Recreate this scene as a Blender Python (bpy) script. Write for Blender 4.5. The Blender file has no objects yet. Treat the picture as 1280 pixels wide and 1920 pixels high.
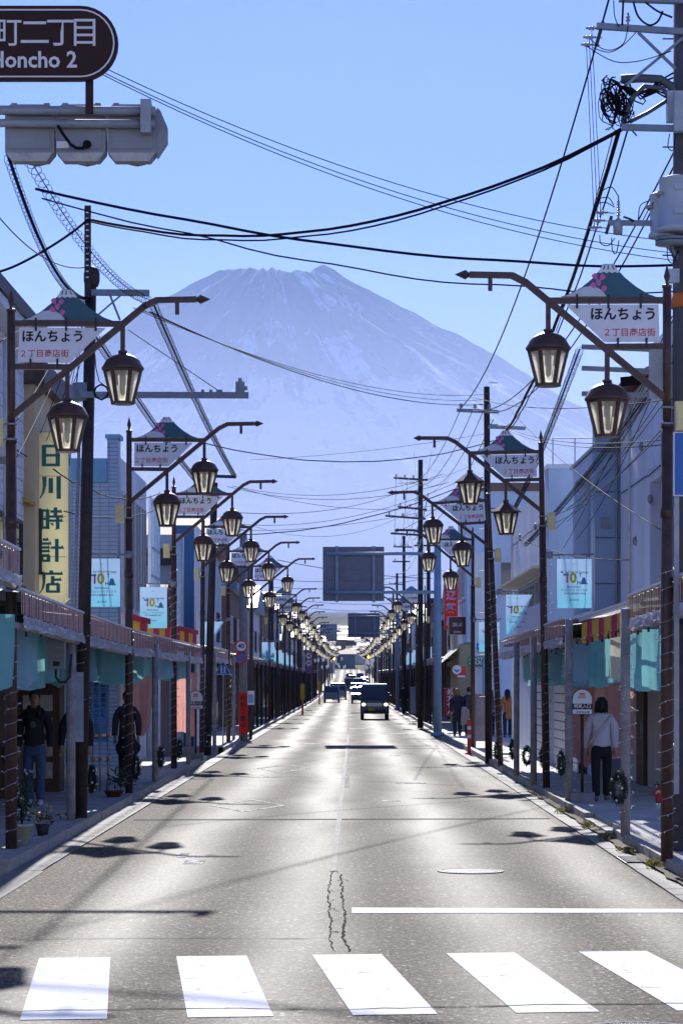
import bpy, math, random
from mathutils import Vector, Matrix, noise
R = math.radians
rnd = random.Random(7)
S = bpy.context.scene
COL = S.collection

# ------------------------------------------------------------------ camera, sky, sun, exposure
F, VX, VY, CH = 4400.0, 655.0, 1277.0, 2.0
cam = bpy.data.objects.new('camera', bpy.data.cameras.new('camera')); COL.objects.link(cam)
cam.location = (0, 0, CH); cam.rotation_euler = (R(90), 0, 0)
cd = cam.data; cd.sensor_fit = 'HORIZONTAL'; cd.sensor_width = 24; cd.lens = 24*F/1280
cd.shift_x = -(VX-640)/1280; cd.shift_y = (VY-960)/1280; cd.clip_start = .1; cd.clip_end = 60000
S.camera = cam
EL, AZ = 27.0, -1.0
wd = bpy.data.worlds.new('World'); S.world = wd; wd.use_nodes = True
nt = wd.node_tree; bg = nt.nodes['Background']
sky = nt.nodes.new('ShaderNodeTexSky'); sky.sky_type = 'NISHITA'; sky.sun_disc = False
sky.sun_elevation = R(EL); sky.sun_rotation = R(AZ); sky.altitude = 800
sky.air_density = 1.0; sky.dust_density = 0.05; sky.ozone_density = 4.0
tint = nt.nodes.new('ShaderNodeMix'); tint.data_type = 'RGBA'; tint.blend_type = 'MULTIPLY'
tint.inputs[0].default_value = 1; tint.inputs[7].default_value = (.415, .375, .535, 1)
nt.links.new(sky.outputs[0], tint.inputs[6]); nt.links.new(tint.outputs[2], bg.inputs[0])
bg.inputs[1].default_value = .10
sun = bpy.data.objects.new('sun', bpy.data.lights.new('sun', 'SUN')); COL.objects.link(sun)
sun.data.energy = 2.6; sun.data.angle = R(.53); sun.data.color = (1, .965, .93)
sd = Vector((math.sin(R(AZ))*math.cos(R(EL)), math.cos(R(AZ))*math.cos(R(EL)), math.sin(R(EL))))
sun.rotation_euler = sd.to_track_quat('Z', 'Y').to_euler()
S.view_settings.view_transform = 'Standard'; S.view_settings.look = 'None'
S.view_settings.exposure = 1.7; S.view_settings.gamma = 1
S.cycles.use_denoising = True
S.cycles.max_bounces = 8; S.cycles.transparent_max_bounces = 16; S.cycles.sample_clamp_indirect = 6

# ------------------------------------------------------------------ helpers
def W(px, py, Y):
    return Vector(((px-VX)*Y/F, Y, CH+(VY-py)*Y/F))
def gY(py, z=0.0): return (CH-z)*F/(py-VY)
def rz(Y):
    return 0.0 if Y < 180 else ((Y-180)/470.0)**2*5.0
ORD = 'first second third fourth fifth sixth seventh eighth ninth tenth eleventh twelfth thirteenth fourteenth fifteenth sixteenth seventeenth eighteenth nineteenth twentieth twenty-first twenty-second twenty-third twenty-fourth twenty-fifth twenty-sixth twenty-seventh twenty-eighth twenty-ninth thirtieth thirty-first thirty-second thirty-third thirty-fourth thirty-fifth thirty-sixth thirty-seventh thirty-eighth thirty-ninth fortieth forty-first forty-second forty-third forty-fourth forty-fifth forty-sixth forty-seventh forty-eighth forty-ninth fiftieth fifty-first fifty-second fifty-third fifty-fourth fifty-fifth'.split()
MATS = {}
def mat(name, c=(.5, .5, .5), rough=.7, metal=0, spec=.4, var=.14, vs=6.0, bump=0, bs=60.0, emit=0, kind='std', streak=0, alpha=.4):
    if name in MATS: return MATS[name]
    m = bpy.data.materials.new(name); m.use_nodes = True; t = m.node_tree; n = t.nodes; L = t.links
    b = n['Principled BSDF']; out = n['Material Output']
    b.inputs['Roughness'].default_value = rough; b.inputs['Metallic'].default_value = metal
    b.inputs['Specular IOR Level'].default_value = spec
    b.inputs['Base Color'].default_value = (*c, 1)
    csock = None
    if var:
        tc = n.new('ShaderNodeTexCoord'); nz = n.new('ShaderNodeTexNoise')
        nz.inputs['Scale'].default_value = vs; nz.inputs['Detail'].default_value = 6; nz.inputs['Roughness'].default_value = .65
        if streak:
            mp = n.new('ShaderNodeMapping'); mp.inputs['Scale'].default_value = (1, 1, streak)
            L.new(tc.outputs['Object'], mp.inputs[0]); L.new(mp.outputs[0], nz.inputs[0])
        else: L.new(tc.outputs['Object'], nz.inputs[0])
        cr = n.new('ShaderNodeValToRGB'); e = cr.color_ramp.elements
        e[0].position = .3; e[1].position = .7
        e[0].color = (*[x*(1-var) for x in c], 1); e[1].color = (*[min(1, x*(1+var)) for x in c], 1)
        L.new(nz.outputs[0], cr.inputs[0]); csock = cr.outputs[0]
        L.new(csock, b.inputs['Base Color'])
        if bump:
            n2 = n.new('ShaderNodeTexNoise'); n2.inputs['Scale'].default_value = bs; n2.inputs['Detail'].default_value = 3
            L.new(tc.outputs['Object'], n2.inputs[0])
            bp = n.new('ShaderNodeBump'); bp.inputs['Strength'].default_value = bump; bp.inputs['Distance'].default_value = .01
            L.new(n2.outputs[0], bp.inputs['Height']); L.new(bp.outputs[0], b.inputs['Normal'])
    if kind == 'cloth':          # thin cloth: light passes through from behind
        tr = n.new('ShaderNodeBsdfTranslucent'); mx = n.new('ShaderNodeMixShader'); mx.inputs[0].default_value = alpha
        tr.inputs[0].default_value = (*c, 1)
        if csock: L.new(csock, tr.inputs[0])
        L.new(b.outputs[0], mx.inputs[1]); L.new(tr.outputs[0], mx.inputs[2]); L.new(mx.outputs[0], out.inputs[0])
    if kind == 'frost':          # frosted lantern pane: part clear, part scattering
        tr = n.new('ShaderNodeBsdfTranslucent'); tr.inputs[0].default_value = (*c, 1)
        tp = n.new('ShaderNodeBsdfTransparent'); tp.inputs[0].default_value = (1, .98, .9, 1)
        m1 = n.new('ShaderNodeMixShader'); m1.inputs[0].default_value = alpha
        L.new(tr.outputs[0], m1.inputs[1]); L.new(tp.outputs[0], m1.inputs[2])
        m2 = n.new('ShaderNodeMixShader'); m2.inputs[0].default_value = .06
        L.new(m1.outputs[0], m2.inputs[1]); L.new(b.outputs[0], m2.inputs[2]); L.new(m2.outputs[0], out.inputs[0])
    if kind == 'clear':
        tp = n.new('ShaderNodeBsdfTransparent'); tp.inputs[0].default_value = (*c, 1)
        m1 = n.new('ShaderNodeMixShader'); m1.inputs[0].default_value = alpha
        L.new(b.outputs[0], m1.inputs[1]); L.new(tp.outputs[0], m1.inputs[2]); L.new(m1.outputs[0], out.inputs[0])
    if emit:
        b.inputs['Emission Color'].default_value = (*c, 1); b.inputs['Emission Strength'].default_value = emit
    MATS[name] = m; return m

class B:
    """collects faces; .obj() links them as one mesh object"""
    def __init__(s): s.v = []; s.f = []; s.m = []; s.cur = 0; s.sm = []
    def add(s, vs, fs, smooth=False):
        o = len(s.v); s.v += [tuple(x) for x in vs]
        for q in fs: s.f.append(tuple(i+o for i in q)); s.m.append(s.cur); s.sm.append(smooth)
        return s
    def box(s, x0, x1, y0, y1, z0, z1, rot=0, c=None, sk=None):
        vs = [Vector((x, y, z)) for z in (z0, z1) for y in (y0, y1) for x in (x0, x1)]
        if rot:
            cc = Vector(c) if c else Vector(((x0+x1)/2, (y0+y1)/2, 0)); m = Matrix.Rotation(rot, 3, 'Z')
            vs = [m@(p-cc)+cc for p in vs]
        return s.add(vs, [(0, 2, 3, 1), (4, 5, 7, 6), (0, 1, 5, 4), (2, 6, 7, 3), (0, 4, 6, 2), (1, 3, 7, 5)])
    def quad(s, a, b, c, d): return s.add([a, b, c, d], [(0, 1, 2, 3)])
    def bar(s, p0, p1, w, h=None):           # square bar between two points
        return s.tube(p0, p1, w*.7071, (h or w)*.7071, 4, twist=math.pi/4)
    def tube(s, p0, p1, r0, r1=None, n=8, smooth=None, twist=0):
        p0 = Vector(p0); p1 = Vector(p1); r1 = r0 if r1 is None else r1
        d = (p1-p0); q = d.to_track_quat('Z', 'Y').to_matrix()
        vs = []
        for p, r in ((p0, r0), (p1, r1)):
            for i in range(n):
                a = 2*math.pi*i/n+twist; vs.append(p+q@Vector((math.cos(a)*r, math.sin(a)*r, 0)))
        sm = (n > 5) if smooth is None else smooth
        s.add(vs, [(i, (i+1) % n, n+(i+1) % n, n+i) for i in range(n)], sm)
        o = len(s.v)-2*n
        s.f += [tuple(o+i for i in reversed(range(n))), tuple(o+n+i for i in range(n))]; s.m += [s.cur]*2; s.sm += [False]*2
        return s
    def path(s, pts, r, n=5, closed=False):
        pts = [Vector(p) for p in pts]; N = len(pts); vs = []; up = Vector((0, 0, 1))
        rr = r if isinstance(r, (list, tuple)) else [r]*N
        prev = None
        for i, p in enumerate(pts):
            d = (pts[min(i+1, N-1)]-pts[max(i-1, 0)])
            if d.length < 1e-9: d = Vector((0, 0, 1))
            d.normalize()
            if prev is None:
                u = d.cross(up)
                if u.length < .05: u = d.cross(Vector((1, 0, 0)))
            else: u = prev-d*prev.dot(d)
            u.normalize(); prev = u; w = d.cross(u)
            for k in range(n):
                a = 2*math.pi*k/n; vs.append(p+(u*math.cos(a)+w*math.sin(a))*rr[i])
        fs = [(i*n+k, i*n+(k+1) % n, (i+1)*n+(k+1) % n, (i+1)*n+k) for i in range(N-1) for k in range(n)]
        fs += [tuple(reversed(range(n))), tuple((N-1)*n+k for k in range(n))]
        return s.add(vs, fs, True)
    def lathe(s, prof, n=12, c=(0, 0, 0), smooth=True, twist=0):
        vs = []
        for r, z in prof:
            for i in range(n):
                a = 2*math.pi*i/n+twist; vs.append((c[0]+r*math.cos(a), c[1]+r*math.sin(a), c[2]+z))
        N = len(prof)
        fs = [(j*n+i, j*n+(i+1) % n, (j+1)*n+(i+1) % n, (j+1)*n+i) for j in range(N-1) for i in range(n)]
        fs += [tuple(reversed(range(n))), tuple((N-1)*n+i for i in range(n))]
        return s.add(vs, fs, smooth)
    def prism(s, poly, y0, y1):              # polygon in x,z extruded along y
        n = len(poly)
        vs = [(x, y0, z) for x, z in poly]+[(x, y1, z) for x, z in poly]
        fs = [tuple(range(n)), tuple(reversed(range(n, 2*n)))]+[(i, n+i, n+(i+1) % n, (i+1) % n) for i in range(n)]
        return s.add(vs, fs)
    def prismx(s, poly, x0, x1):             # polygon in y,z extruded along x
        n = len(poly)
        vs = [(x0, y, z) for y, z in poly]+[(x1, y, z) for y, z in poly]
        fs = [tuple(range(n)), tuple(reversed(range(n, 2*n)))]+[(i, n+i, n+(i+1) % n, (i+1) % n) for i in range(n)]
        return s.add(vs, fs)
    def prismz(s, poly, z0, z1):
        n = len(poly)
        vs = [(x, y, z0) for x, y in poly]+[(x, y, z1) for x, y in poly]
        fs = [tuple(reversed(range(n))), tuple(range(n, 2*n))]+[(i, (i+1) % n, n+(i+1) % n, n+i) for i in range(n)]
        return s.add(vs, fs)
    def ball(s, c, r, n=8, sx=1, sy=1, sz=1):
        pr = []
        k = max(4, n//2)
        vs = []
        for j in range(1, k):
            t = math.pi*j/k
            for i in range(n):
                a = 2*math.pi*i/n
                vs.append((c[0]+sx*r*math.sin(t)*math.cos(a), c[1]+sy*r*math.sin(t)*math.sin(a), c[2]+sz*r*math.cos(t)))
        vs += [(c[0], c[1], c[2]+sz*r), (c[0], c[1], c[2]-sz*r)]
        fs = [(j*n+i, (j+1)*n+i, (j+1)*n+(i+1) % n, j*n+(i+1) % n) for j in range(k-2) for i in range(n)]
        T = (k-1)*n
        fs += [(T, i, (i+1) % n) for i in range(n)]+[(T+1, (k-2)*n+(i+1) % n, (k-2)*n+i) for i in range(n)]
        return s.add(vs, fs, True)
    def mesh(s, name, mats):
        me = bpy.data.meshes.new(name); me.from_pydata(s.v, [], s.f)
        for m in (mats if isinstance(mats, (list, tuple)) else [mats]): me.materials.append(m)
        me.polygons.foreach_set('material_index', s.m); me.polygons.foreach_set('use_smooth', s.sm); me.update()
        return me
    def obj(s, name, mats, parent=None, loc=(0, 0, 0), rotz=0):
        return link(name, s.mesh(name, mats), parent, loc, rotz)

def link(name, data, parent=None, loc=(0, 0, 0), rotz=0):
    o = bpy.data.objects.new(name, data); COL.objects.link(o); o.location = loc
    if rotz: o.rotation_euler = (0, 0, rotz)
    if parent: o.parent = parent
    return o
def tag(o, label=None, cat=None, group=None, kind=None):
    if label: o['label'] = label
    if cat: o['category'] = cat
    if group: o['group'] = group
    if kind: o['kind'] = kind
    return o
def thing(name, label, cat, loc=(0, 0, 0), rotz=0, group=None):
    o = link(name, None, None, loc, rotz); o.empty_display_size = .2
    return tag(o, label, cat, group)
def copy_tree(o, parent=None):
    c = o.copy(); COL.objects.link(c); c.parent = parent
    for ch in KIDS(o): copy_tree(ch, c)
    return c
_kids = {}
def KIDS(o):
    if o.name not in _kids: _kids[o.name] = list(o.children)
    return _kids[o.name]
TX = {}
_lab = bpy.data.scenes.new('workshop')          # scratch scene: evaluates one object at a time, removed at the end
def evaluated_mesh(data, mods=None):
    o = bpy.data.objects.new('tmp', data); _lab.collection.objects.link(o)
    if mods: mods(o)
    with bpy.context.temp_override(scene=_lab, view_layer=_lab.view_layers[0]):
        dg = bpy.context.evaluated_depsgraph_get(); dg.update()
        me = bpy.data.meshes.new_from_object(o.evaluated_get(dg))
    bpy.data.objects.remove(o); return me
def text(s, size, m, parent, loc, bold=.0, align='CENTER', wide=1.0, name='lettering', rotx=90, rotz=0):
    key = (s, size, bold, align, wide, m.name)
    if key not in TX:
        cu = bpy.data.curves.new('lettering', 'FONT'); cu.body = s; cu.size = size; cu.align_x = align; cu.align_y = 'CENTER'
        cu.offset = bold*size; cu.resolution_u = 2; cu.fill_mode = 'FRONT'; cu.space_line = .95
        me = evaluated_mesh(cu); me.name = 'lettering'; me.materials.clear(); me.materials.append(m)
        if wide != 1.0:
            for v in me.vertices: v.co.x *= wide
        TX[key] = me
    o = link(name, TX[key], parent, loc); o.rotation_euler = (R(rotx), 0, rotz)
    return o
def vtext(s, size, m, parent, x, y, ztop, pitch, bold=.03):
    for i, ch in enumerate(s): text(ch, size, m, parent, (x, y, ztop-pitch*(i+.5)), bold)
def catenary(a, b, sag, n=20):
    a = Vector(a); b = Vector(b)
    return [a.lerp(b, i/n)-Vector((0, 0, 4*sag*(i/n)*(1-i/n))) for i in range(n+1)]

# ------------------------------------------------------------------ materials
brown = mat('brown_painted_steel', (.085, .042, .032), .45, spec=.5, var=.35, vs=9, bump=.15)
brown2 = mat('weathered_brown_steel', (.04, .026, .026), .6, var=.4, vs=5, bump=.2)
darkmetal = mat('dark_metal', (.03, .03, .035), .5, var=.2)
galv = mat('galvanised_steel', (.34, .36, .40), .5, metal=.3, var=.2, vs=4)
bluegrey = mat('blue_grey_paint', (.20, .31, .42), .45, var=.12, vs=3)
bluesteel = mat('blue_grey_steel', (.22, .27, .33), .5, var=.2, vs=4)
signwhite = mat('sign_white', (.86, .87, .88), .4, var=.05)
ink = mat('black_ink', (.012, .012, .016), .5, var=0)
redink = mat('crimson_ink', (.62, .02, .08), .5, var=0)
fujiblue = mat('deep_teal_print', (.04, .13, .17), .5, var=.08)
petal = mat('pink_print', (.75, .16, .42), .5, var=0)
hillp = mat('pale_grey_print', (.66, .70, .74), .5, var=.05)
frost = mat('frosted_pane', (1, .97, .82), .35, var=0, kind='frost', alpha=.44)
bulbm = mat('opal_bulb', (.62, .62, .58), .5, var=0)
cream = mat('cream_plastic', (.88, .76, .36), .5, var=.08)
cable = mat('black_cable', (.012, .012, .015), .8, spec=.08, var=0)
conc = mat('pole_concrete', (.22, .22, .23), .85, var=.2, vs=5, bump=.2)
white = mat('white_paint', (.82, .82, .83), .5, var=.06)
asph_patch = mat('fresh_asphalt', (.022, .022, .024), .95, spec=.03, var=.2, bump=.3)

# ------------------------------------------------------------------ setting materials with their own node trees
def asphalt():
    m = bpy.data.materials.new('worn_asphalt'); m.use_nodes = True; t = m.node_tree; n = t.nodes; L = t.links
    b = n['Principled BSDF']; tc = n.new('ShaderNodeTexCoord')
    def nz(scale, det=4, sc=(1, 1, 1)):
        mp = n.new('ShaderNodeMapping'); mp.inputs['Scale'].default_value = sc; L.new(tc.outputs['Object'], mp.inputs[0])
        x = n.new('ShaderNodeTexNoise'); x.inputs['Scale'].default_value = scale; x.inputs['Detail'].default_value = det
        x.inputs['Roughness'].default_value = .6; L.new(mp.outputs[0], x.inputs[0]); return x.outputs[0]
    def math_(op, a, c=None, v=None):
        x = n.new('ShaderNodeMath'); x.operation = op; L.new(a, x.inputs[0])
        if c is not None: L.new(c, x.inputs[1])
        if v is not None: x.inputs[1].default_value = v
        return x.outputs[0]
    def ramp(a, p0, c0, p1, c1):
        x = n.new('ShaderNodeValToRGB'); e = x.color_ramp.elements; e[0].position = p0; e[1].position = p1
        e[0].color = (*c0, 1); e[1].color = (*c1, 1); L.new(a, x.inputs[0]); return x.outputs[0]
    def mixc(f, a, c, mode='MIX'):
        x = n.new('ShaderNodeMix'); x.data_type = 'RGBA'; x.blend_type = mode
        if isinstance(f, float): x.inputs[0].default_value = f
        else: L.new(f, x.inputs[0])
        L.new(a, x.inputs[6]); L.new(c, x.inputs[7]); return x.outputs[2]
    grain = nz(55, 2)
    base = ramp(grain, .40, (.034, .029, .023), .62, (.20, .175, .14))
    vo = n.new('ShaderNodeTexVoronoi'); vo.inputs['Scale'].default_value = 38; L.new(tc.outputs['Object'], vo.inputs[0])
    chip = ramp(vo.outputs['Color'], .80, (0, 0, 0), .86, (1, 1, 1))
    stone = ramp(grain, .3, (.24, .22, .19), .7, (.42, .39, .34))
    base = mixc(chip, base, stone)
    base = mixc(1.0, base, ramp(nz(24, 8, (1, .55, 1)), .38, (.45, .44, .43), .62, (1.62, 1.58, 1.52)), 'MULTIPLY')
    big = ramp(nz(.5, 5, (1, .25, 1)), .35, (.72, .72, .72), .68, (1.25, 1.22, 1.18))
    base = mixc(1.0, base, big, 'MULTIPLY')
    seam = nz(.9, 4, (.6, 6, 1))                                    # bands across the road left by resurfacing
    base = mixc(1.0, base, ramp(seam, .36, (.8, .8, .8), .5, (1.05, 1.05, 1.05)), 'MULTIPLY')
    L.new(base, b.inputs['Base Color'])
    # wheel tracks polished by traffic
    sx = n.new('ShaderNodeSeparateXYZ'); L.new(tc.outputs['Object'], sx.inputs[0])
    wob = math_('MULTIPLY', nz(.12, 2, (1, 1, 1)), v=.8)
    xx = math_('ADD', sx.outputs[0], wob)
    tr = None
    for x0 in (-1.95, -.45, 1.15, 2.65):
        dd = math_('ABSOLUTE', math_('SUBTRACT', xx, v=x0+.4))
        g = n.new('ShaderNodeMapRange'); g.interpolation_type = 'SMOOTHSTEP'
        g.inputs[1].default_value = .75; g.inputs[2].default_value = .0; g.inputs[3].default_value = 0; g.inputs[4].default_value = 1
        L.new(dd, g.inputs[0]); tr = g.outputs[0] if tr is None else math_('MAXIMUM', tr, g.outputs[0])
    patch = ramp(nz(.35, 5, (1.4, .10, 1)), .30, (.5, .5, .5), .70, (1, 1, 1))
    tr = math_('MULTIPLY', tr, patch)
    rr = n.new('ShaderNodeMapRange'); rr.inputs[3].default_value = ROUGH0; rr.inputs[4].default_value = ROUGH1; L.new(tr, rr.inputs[0])
    L.new(rr.outputs[0], b.inputs['Roughness'])
    sp = n.new('ShaderNodeMapRange'); sp.inputs[3].default_value = SPEC0; sp.inputs[4].default_value = SPEC1; L.new(tr, sp.inputs[0])
    L.new(sp.outputs[0], b.inputs['Specular IOR Level'])
    bp = n.new('ShaderNodeBump'); bp.inputs['Strength'].default_value = .35; bp.inputs['Distance'].default_value = .006
    L.new(nz(60, 3), bp.inputs['Height']); L.new(bp.outputs[0], b.inputs['Normal'])
    return m
ROUGH0, ROUGH1, SPEC0, SPEC1 = .84, .68, .06, .13
asph = asphalt()
def worn_paint(name, wear):
    m = mat(name, (.78, .78, .80), .85, spec=.1, var=.06, vs=3); t = m.node_tree; n = t.nodes; L = t.links; b = n['Principled BSDF']
    src = b.inputs['Base Color'].links[0].from_socket
    tc = n.new('ShaderNodeTexCoord'); nz = n.new('ShaderNodeTexNoise'); nz.inputs['Scale'].default_value = 4.5; nz.inputs['Detail'].default_value = 11
    nz.inputs['Roughness'].default_value = .82; L.new(tc.outputs['Object'], nz.inputs[0])
    cr = n.new('ShaderNodeValToRGB'); e = cr.color_ramp.elements; e[0].position = wear; e[1].position = wear+.05
    L.new(nz.outputs[0], cr.inputs[0])
    mx = n.new('ShaderNodeMix'); mx.data_type = 'RGBA'; mx.inputs[6].default_value = (.13, .12, .10, 1)
    L.new(cr.outputs[0], mx.inputs[0]); L.new(src, mx.inputs[7]); L.new(mx.outputs[2], b.inputs['Base Color'])
    return m
paint = worn_paint('road_paint', .37); oldpaint = worn_paint('worn_road_paint', .49)
pave = mat('sidewalk_concrete', (.44, .42, .40), .8, var=.22, vs=1.5, bump=.3, bs=30)
kerbm = mat('kerb_granite', (.38, .36, .33), .8, var=.3, vs=8, bump=.3)
gutterm = mat('gutter_concrete', (.20, .19, .175), .8, var=.3, vs=3, bump=.3)

def fuji_mat():
    m = bpy.data.materials.new('volcanic_rock_with_snow'); m.use_nodes = True; t = m.node_tree; n = t.nodes; L = t.links
    b = n['Principled BSDF']; b.inputs['Roughness'].default_value = .95; b.inputs['Specular IOR Level'].default_value = .1
    tc = n.new('ShaderNodeTexCoord')
    at = n.new('ShaderNodeAttribute'); at.attribute_name = 'radial'     # x = angle, y = radius, z = height
    def nz(sc, det, src):
        mp = n.new('ShaderNodeMapping'); mp.inputs['Scale'].default_value = sc; L.new(src, mp.inputs[0])
        x = n.new('ShaderNodeTexNoise'); x.inputs['Scale'].default_value = 1; x.inputs['Detail'].default_value = det; x.inputs['Roughness'].default_value = .65
        L.new(mp.outputs[0], x.inputs[0]); return x.outputs[0]
    st = nz((30, 2.2, 3), 9, at.outputs['Vector']); pt = nz((5, 6, 2), 5, at.outputs['Vector'])
    sx = n.new('ShaderNodeSeparateXYZ'); L.new(at.outputs['Vector'], sx.inputs[0])
    band = n.new('ShaderNodeValToRGB'); e = band.color_ramp.elements
    e[0].position = .30; e[0].color = (.0, .0, .0, 1); e[1].position = .50; e[1].color = (1, 1, 1, 1)
    for p, v in ((.62, .75), (.76, .25), (1, .34)):
        k = e.new(p); k.color = (v, v, v, 1)
    L.new(sx.outputs[2], band.inputs[0])
    def M(op, a, c=None, v=None):
        x = n.new('ShaderNodeMath'); x.operation = op; L.new(a, x.inputs[0])
        if c is not None: L.new(c, x.inputs[1])
        if v is not None: x.inputs[1].default_value = v
        return x.outputs[0]
    f = M('ADD', M('MULTIPLY', st, v=.50), M('MULTIPLY', pt, v=.57))
    f = M('ADD', f, M('MULTIPLY', band.outputs[0], v=.16))
    sec = n.new('ShaderNodeValToRGB'); q = sec.color_ramp.elements; q[0].position = .70; q[0].color = (0, 0, 0, 1); q[1].position = .80; q[1].color = (1, 1, 1, 1); k = q.new(.93); k.color = (0, 0, 0, 1)
    L.new(M('DIVIDE', sx.outputs[0], v=5.655), sec.inputs[0]); f = M('ADD', f, M('MULTIPLY', sec.outputs[0], v=.075))
    cr = n.new('ShaderNodeValToRGB'); e = cr.color_ramp.elements; e[0].position = .655; e[1].position = .72
    L.new(f, cr.inputs[0])
    rock = n.new('ShaderNodeValToRGB'); e = rock.color_ramp.elements
    e[0].position = .3; e[0].color = (.04, .042, .05, 1); e[1].position = .75; e[1].color = (.10, .10, .11, 1); L.new(nz((30, 8, 1), 6, at.outputs['Vector']), rock.inputs[0])
    mx = n.new('ShaderNodeMix'); mx.data_type = 'RGBA'; L.new(cr.outputs[0], mx.inputs[0]); L.new(rock.outputs[0], mx.inputs[6]); mx.inputs[7].default_value = (.86, .87, .9, 1)
    L.new(mx.outputs[2], b.inputs['Base Color'])
    return m

# ------------------------------------------------------------------ terrain, mountain
def tz(Y):
    if Y < 650: return rz(Y)-.16
    pts = [(650, 4.84), (1200, 24), (2500, 64), (5000, 150), (9000, 200), (20000, 120)]
    for (a, z0), (b_, z1) in zip(pts, pts[1:]):
        if Y <= b_: return z0+(z1-z0)*(Y-a)/(b_-a)
    return 120
ys = [-500, -40, 0, 60, 120, 180]+[180+20*i for i in range(1, 24)]+[700, 800, 950, 1100, 1300, 1500, 1800, 2100, 2500, 3000, 4000, 5000, 7000, 9000, 13000, 20000]
xs = [-11000, -5000, -2000, -900, -500, -300, -200, -120, -60, -25, -8, 8, 25, 60, 120, 200, 300, 500, 900, 2000, 5000, 11000]
g = B(); vs = []
for Y in ys:
    for X in xs:
        h = tz(Y)
        if Y > 650 and abs(X) > 20: h += min(30, (Y-650)*.02)*noise.noise(Vector((X/180, Y/260, 3)))
        vs.append((X, Y, h))
nx = len(xs)
g.add(vs, [(j*nx+i, j*nx+i+1, (j+1)*nx+i+1, (j+1)*nx+i) for j in range(len(ys)-1) for i in range(nx-1)], True)
gm = mat('ground_earth_and_woods', (.06, .068, .055), .95, spec=.1, var=.45, vs=.02)
tag(g.obj('ground', gm), kind='structure')

PR = [(0, 738), (60, 748), (88, 758), (100, 761), (125, 752), (180, 720), (240, 685), (330, 632), (420, 577), (520, 517), (610, 467), (800, 370), (1000, 285), (1400, 150), (1800, 60), (2300, -10), (4000, -40)]
def prof(r):
    for (a, b_), (c, e) in zip(PR, PR[1:]):
        if r <= c: return b_+(e-b_)*(r-a)/(c-a)
    return -40
K = 17000/F
NA = 420; rs = [0, 30, 55, 75, 85, 92, 100, 108]+[116*1.025**i for i in range(124)]
vs = []; at = []
for i, r in enumerate(rs):
    for j in range(NA):
        a = 2*math.pi*j/NA; ca, sa = math.cos(a), math.sin(a)
        rim = 0
        if r < 140:                              # notched crater rim: peak right of centre, shoulder left
            w = math.exp(-((r-95)/28)**2)
            rim = w*(17*max(0, math.cos(a+.15))**8+3*max(0, -math.cos(a))**2-9*max(0, math.cos(a-1.1))**4-9*max(0, math.cos(a+1.25))**4)
            rim += w*3*noise.noise(Vector((ca*3, sa*3, 1)))
        h = prof(r*(1+.05*ca*-1 if ca < 0 else 1-.01*ca))+rim
        rid = noise.fractal(Vector((ca*9, sa*9, r/400)), .8, 2.1, 6)
        h += rid*min(22, r*.062)*(1 if r > 110 else .35)
        vs.append(((512-VX+r*ca)*K, 17000+r*sa*K, h*K)); at.append((a*.9, r/600, max(0, h)/760))
fs = [(i*NA+j, i*NA+(j+1) % NA, (i+1)*NA+(j+1) % NA, (i+1)*NA+j) for i in range(len(rs)-1) for j in range(NA)]
mb = B(); mb.add(vs, fs, True); mo = mb.obj('mountain', fuji_mat()); tag(mo, kind='structure')
ad = mo.data.attributes.new('radial', 'FLOAT_VECTOR', 'POINT'); ad.data.foreach_set('vector', [c for p in at for c in p])

# ------------------------------------------------------------------ road, kerbs, sidewalks
XL, XR = -3.22, 3.0          # asphalt edges
KL, KR = -3.54, 3.32         # kerb faces
YS = [-30]+[10*i for i in range(0, 19)]+[180+10*i for i in range(1, 48)]
def strip(bm, x0, x1, dz, y0, y1):
    yy = [y0]+[y for y in YS if y0 < y < y1]+[y1]
    vs = [(x, y, rz(y)+dz) for y in yy for x in (x0, x1)]
    bm.add(vs, [(2*i, 2*i+1, 2*i+3, 2*i+2) for i in range(len(yy)-1)]); return bm
road = tag(strip(B(), XL, XR, 0, -30, 655).obj('road', asph), kind='structure')
tag(B().box(-40, 40, -30, 22.8, -.2, -.004).obj('cross_street', asph), kind='structure')
tag(strip(B(), -220, 220, -.1, -300, 640).obj('town_ground', mat('pale_gravel_and_concrete', (.34, .33, .31), .9, spec=.1, var=.2, vs=.3)), kind='structure')  # pale sheet over the darker earth, added to bounce sunlight into the shade
def sidewalk(name, x0, x1, spans, sgn):
    sw = None
    b = B()
    for y0, y1 in spans:
        yy = [y0]+[y for y in YS if y0 < y < y1]+[y1]
        for k in range(len(yy)-1):
            a, c = yy[k], yy[k+1]
            vs = [(x0, a, rz(a)-.1), (x1, a, rz(a)-.1), (x0, c, rz(c)-.1), (x1, c, rz(c)-.1), (x0, a, rz(a)+.12), (x1, a, rz(a)+.12), (x0, c, rz(c)+.12), (x1, c, rz(c)+.12)]
            b.add(vs, [(4, 5, 7, 6), (0, 1, 5, 4), (2, 6, 7, 3), (0, 4, 6, 2), (1, 3, 7, 5)])
    sw = tag(b.obj(name, pave), kind='structure')
    return sw
swl = sidewalk('sidewalk_left', -6.4, KL-.15, [(24.6, 58), (66, 560)], -1)
swr = sidewalk('sidewalk_right', KR+.15, 6.4, [(20, 560)], 1)
kb = B().box(-.075, .075, .008, .592, 0, .235)
kmesh = kb.mesh('kerb_stone', kerbm)
gmesh = B().box(-.15, .15, .006, .594, 0, .03).mesh('gutter_block', gutterm)
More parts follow.
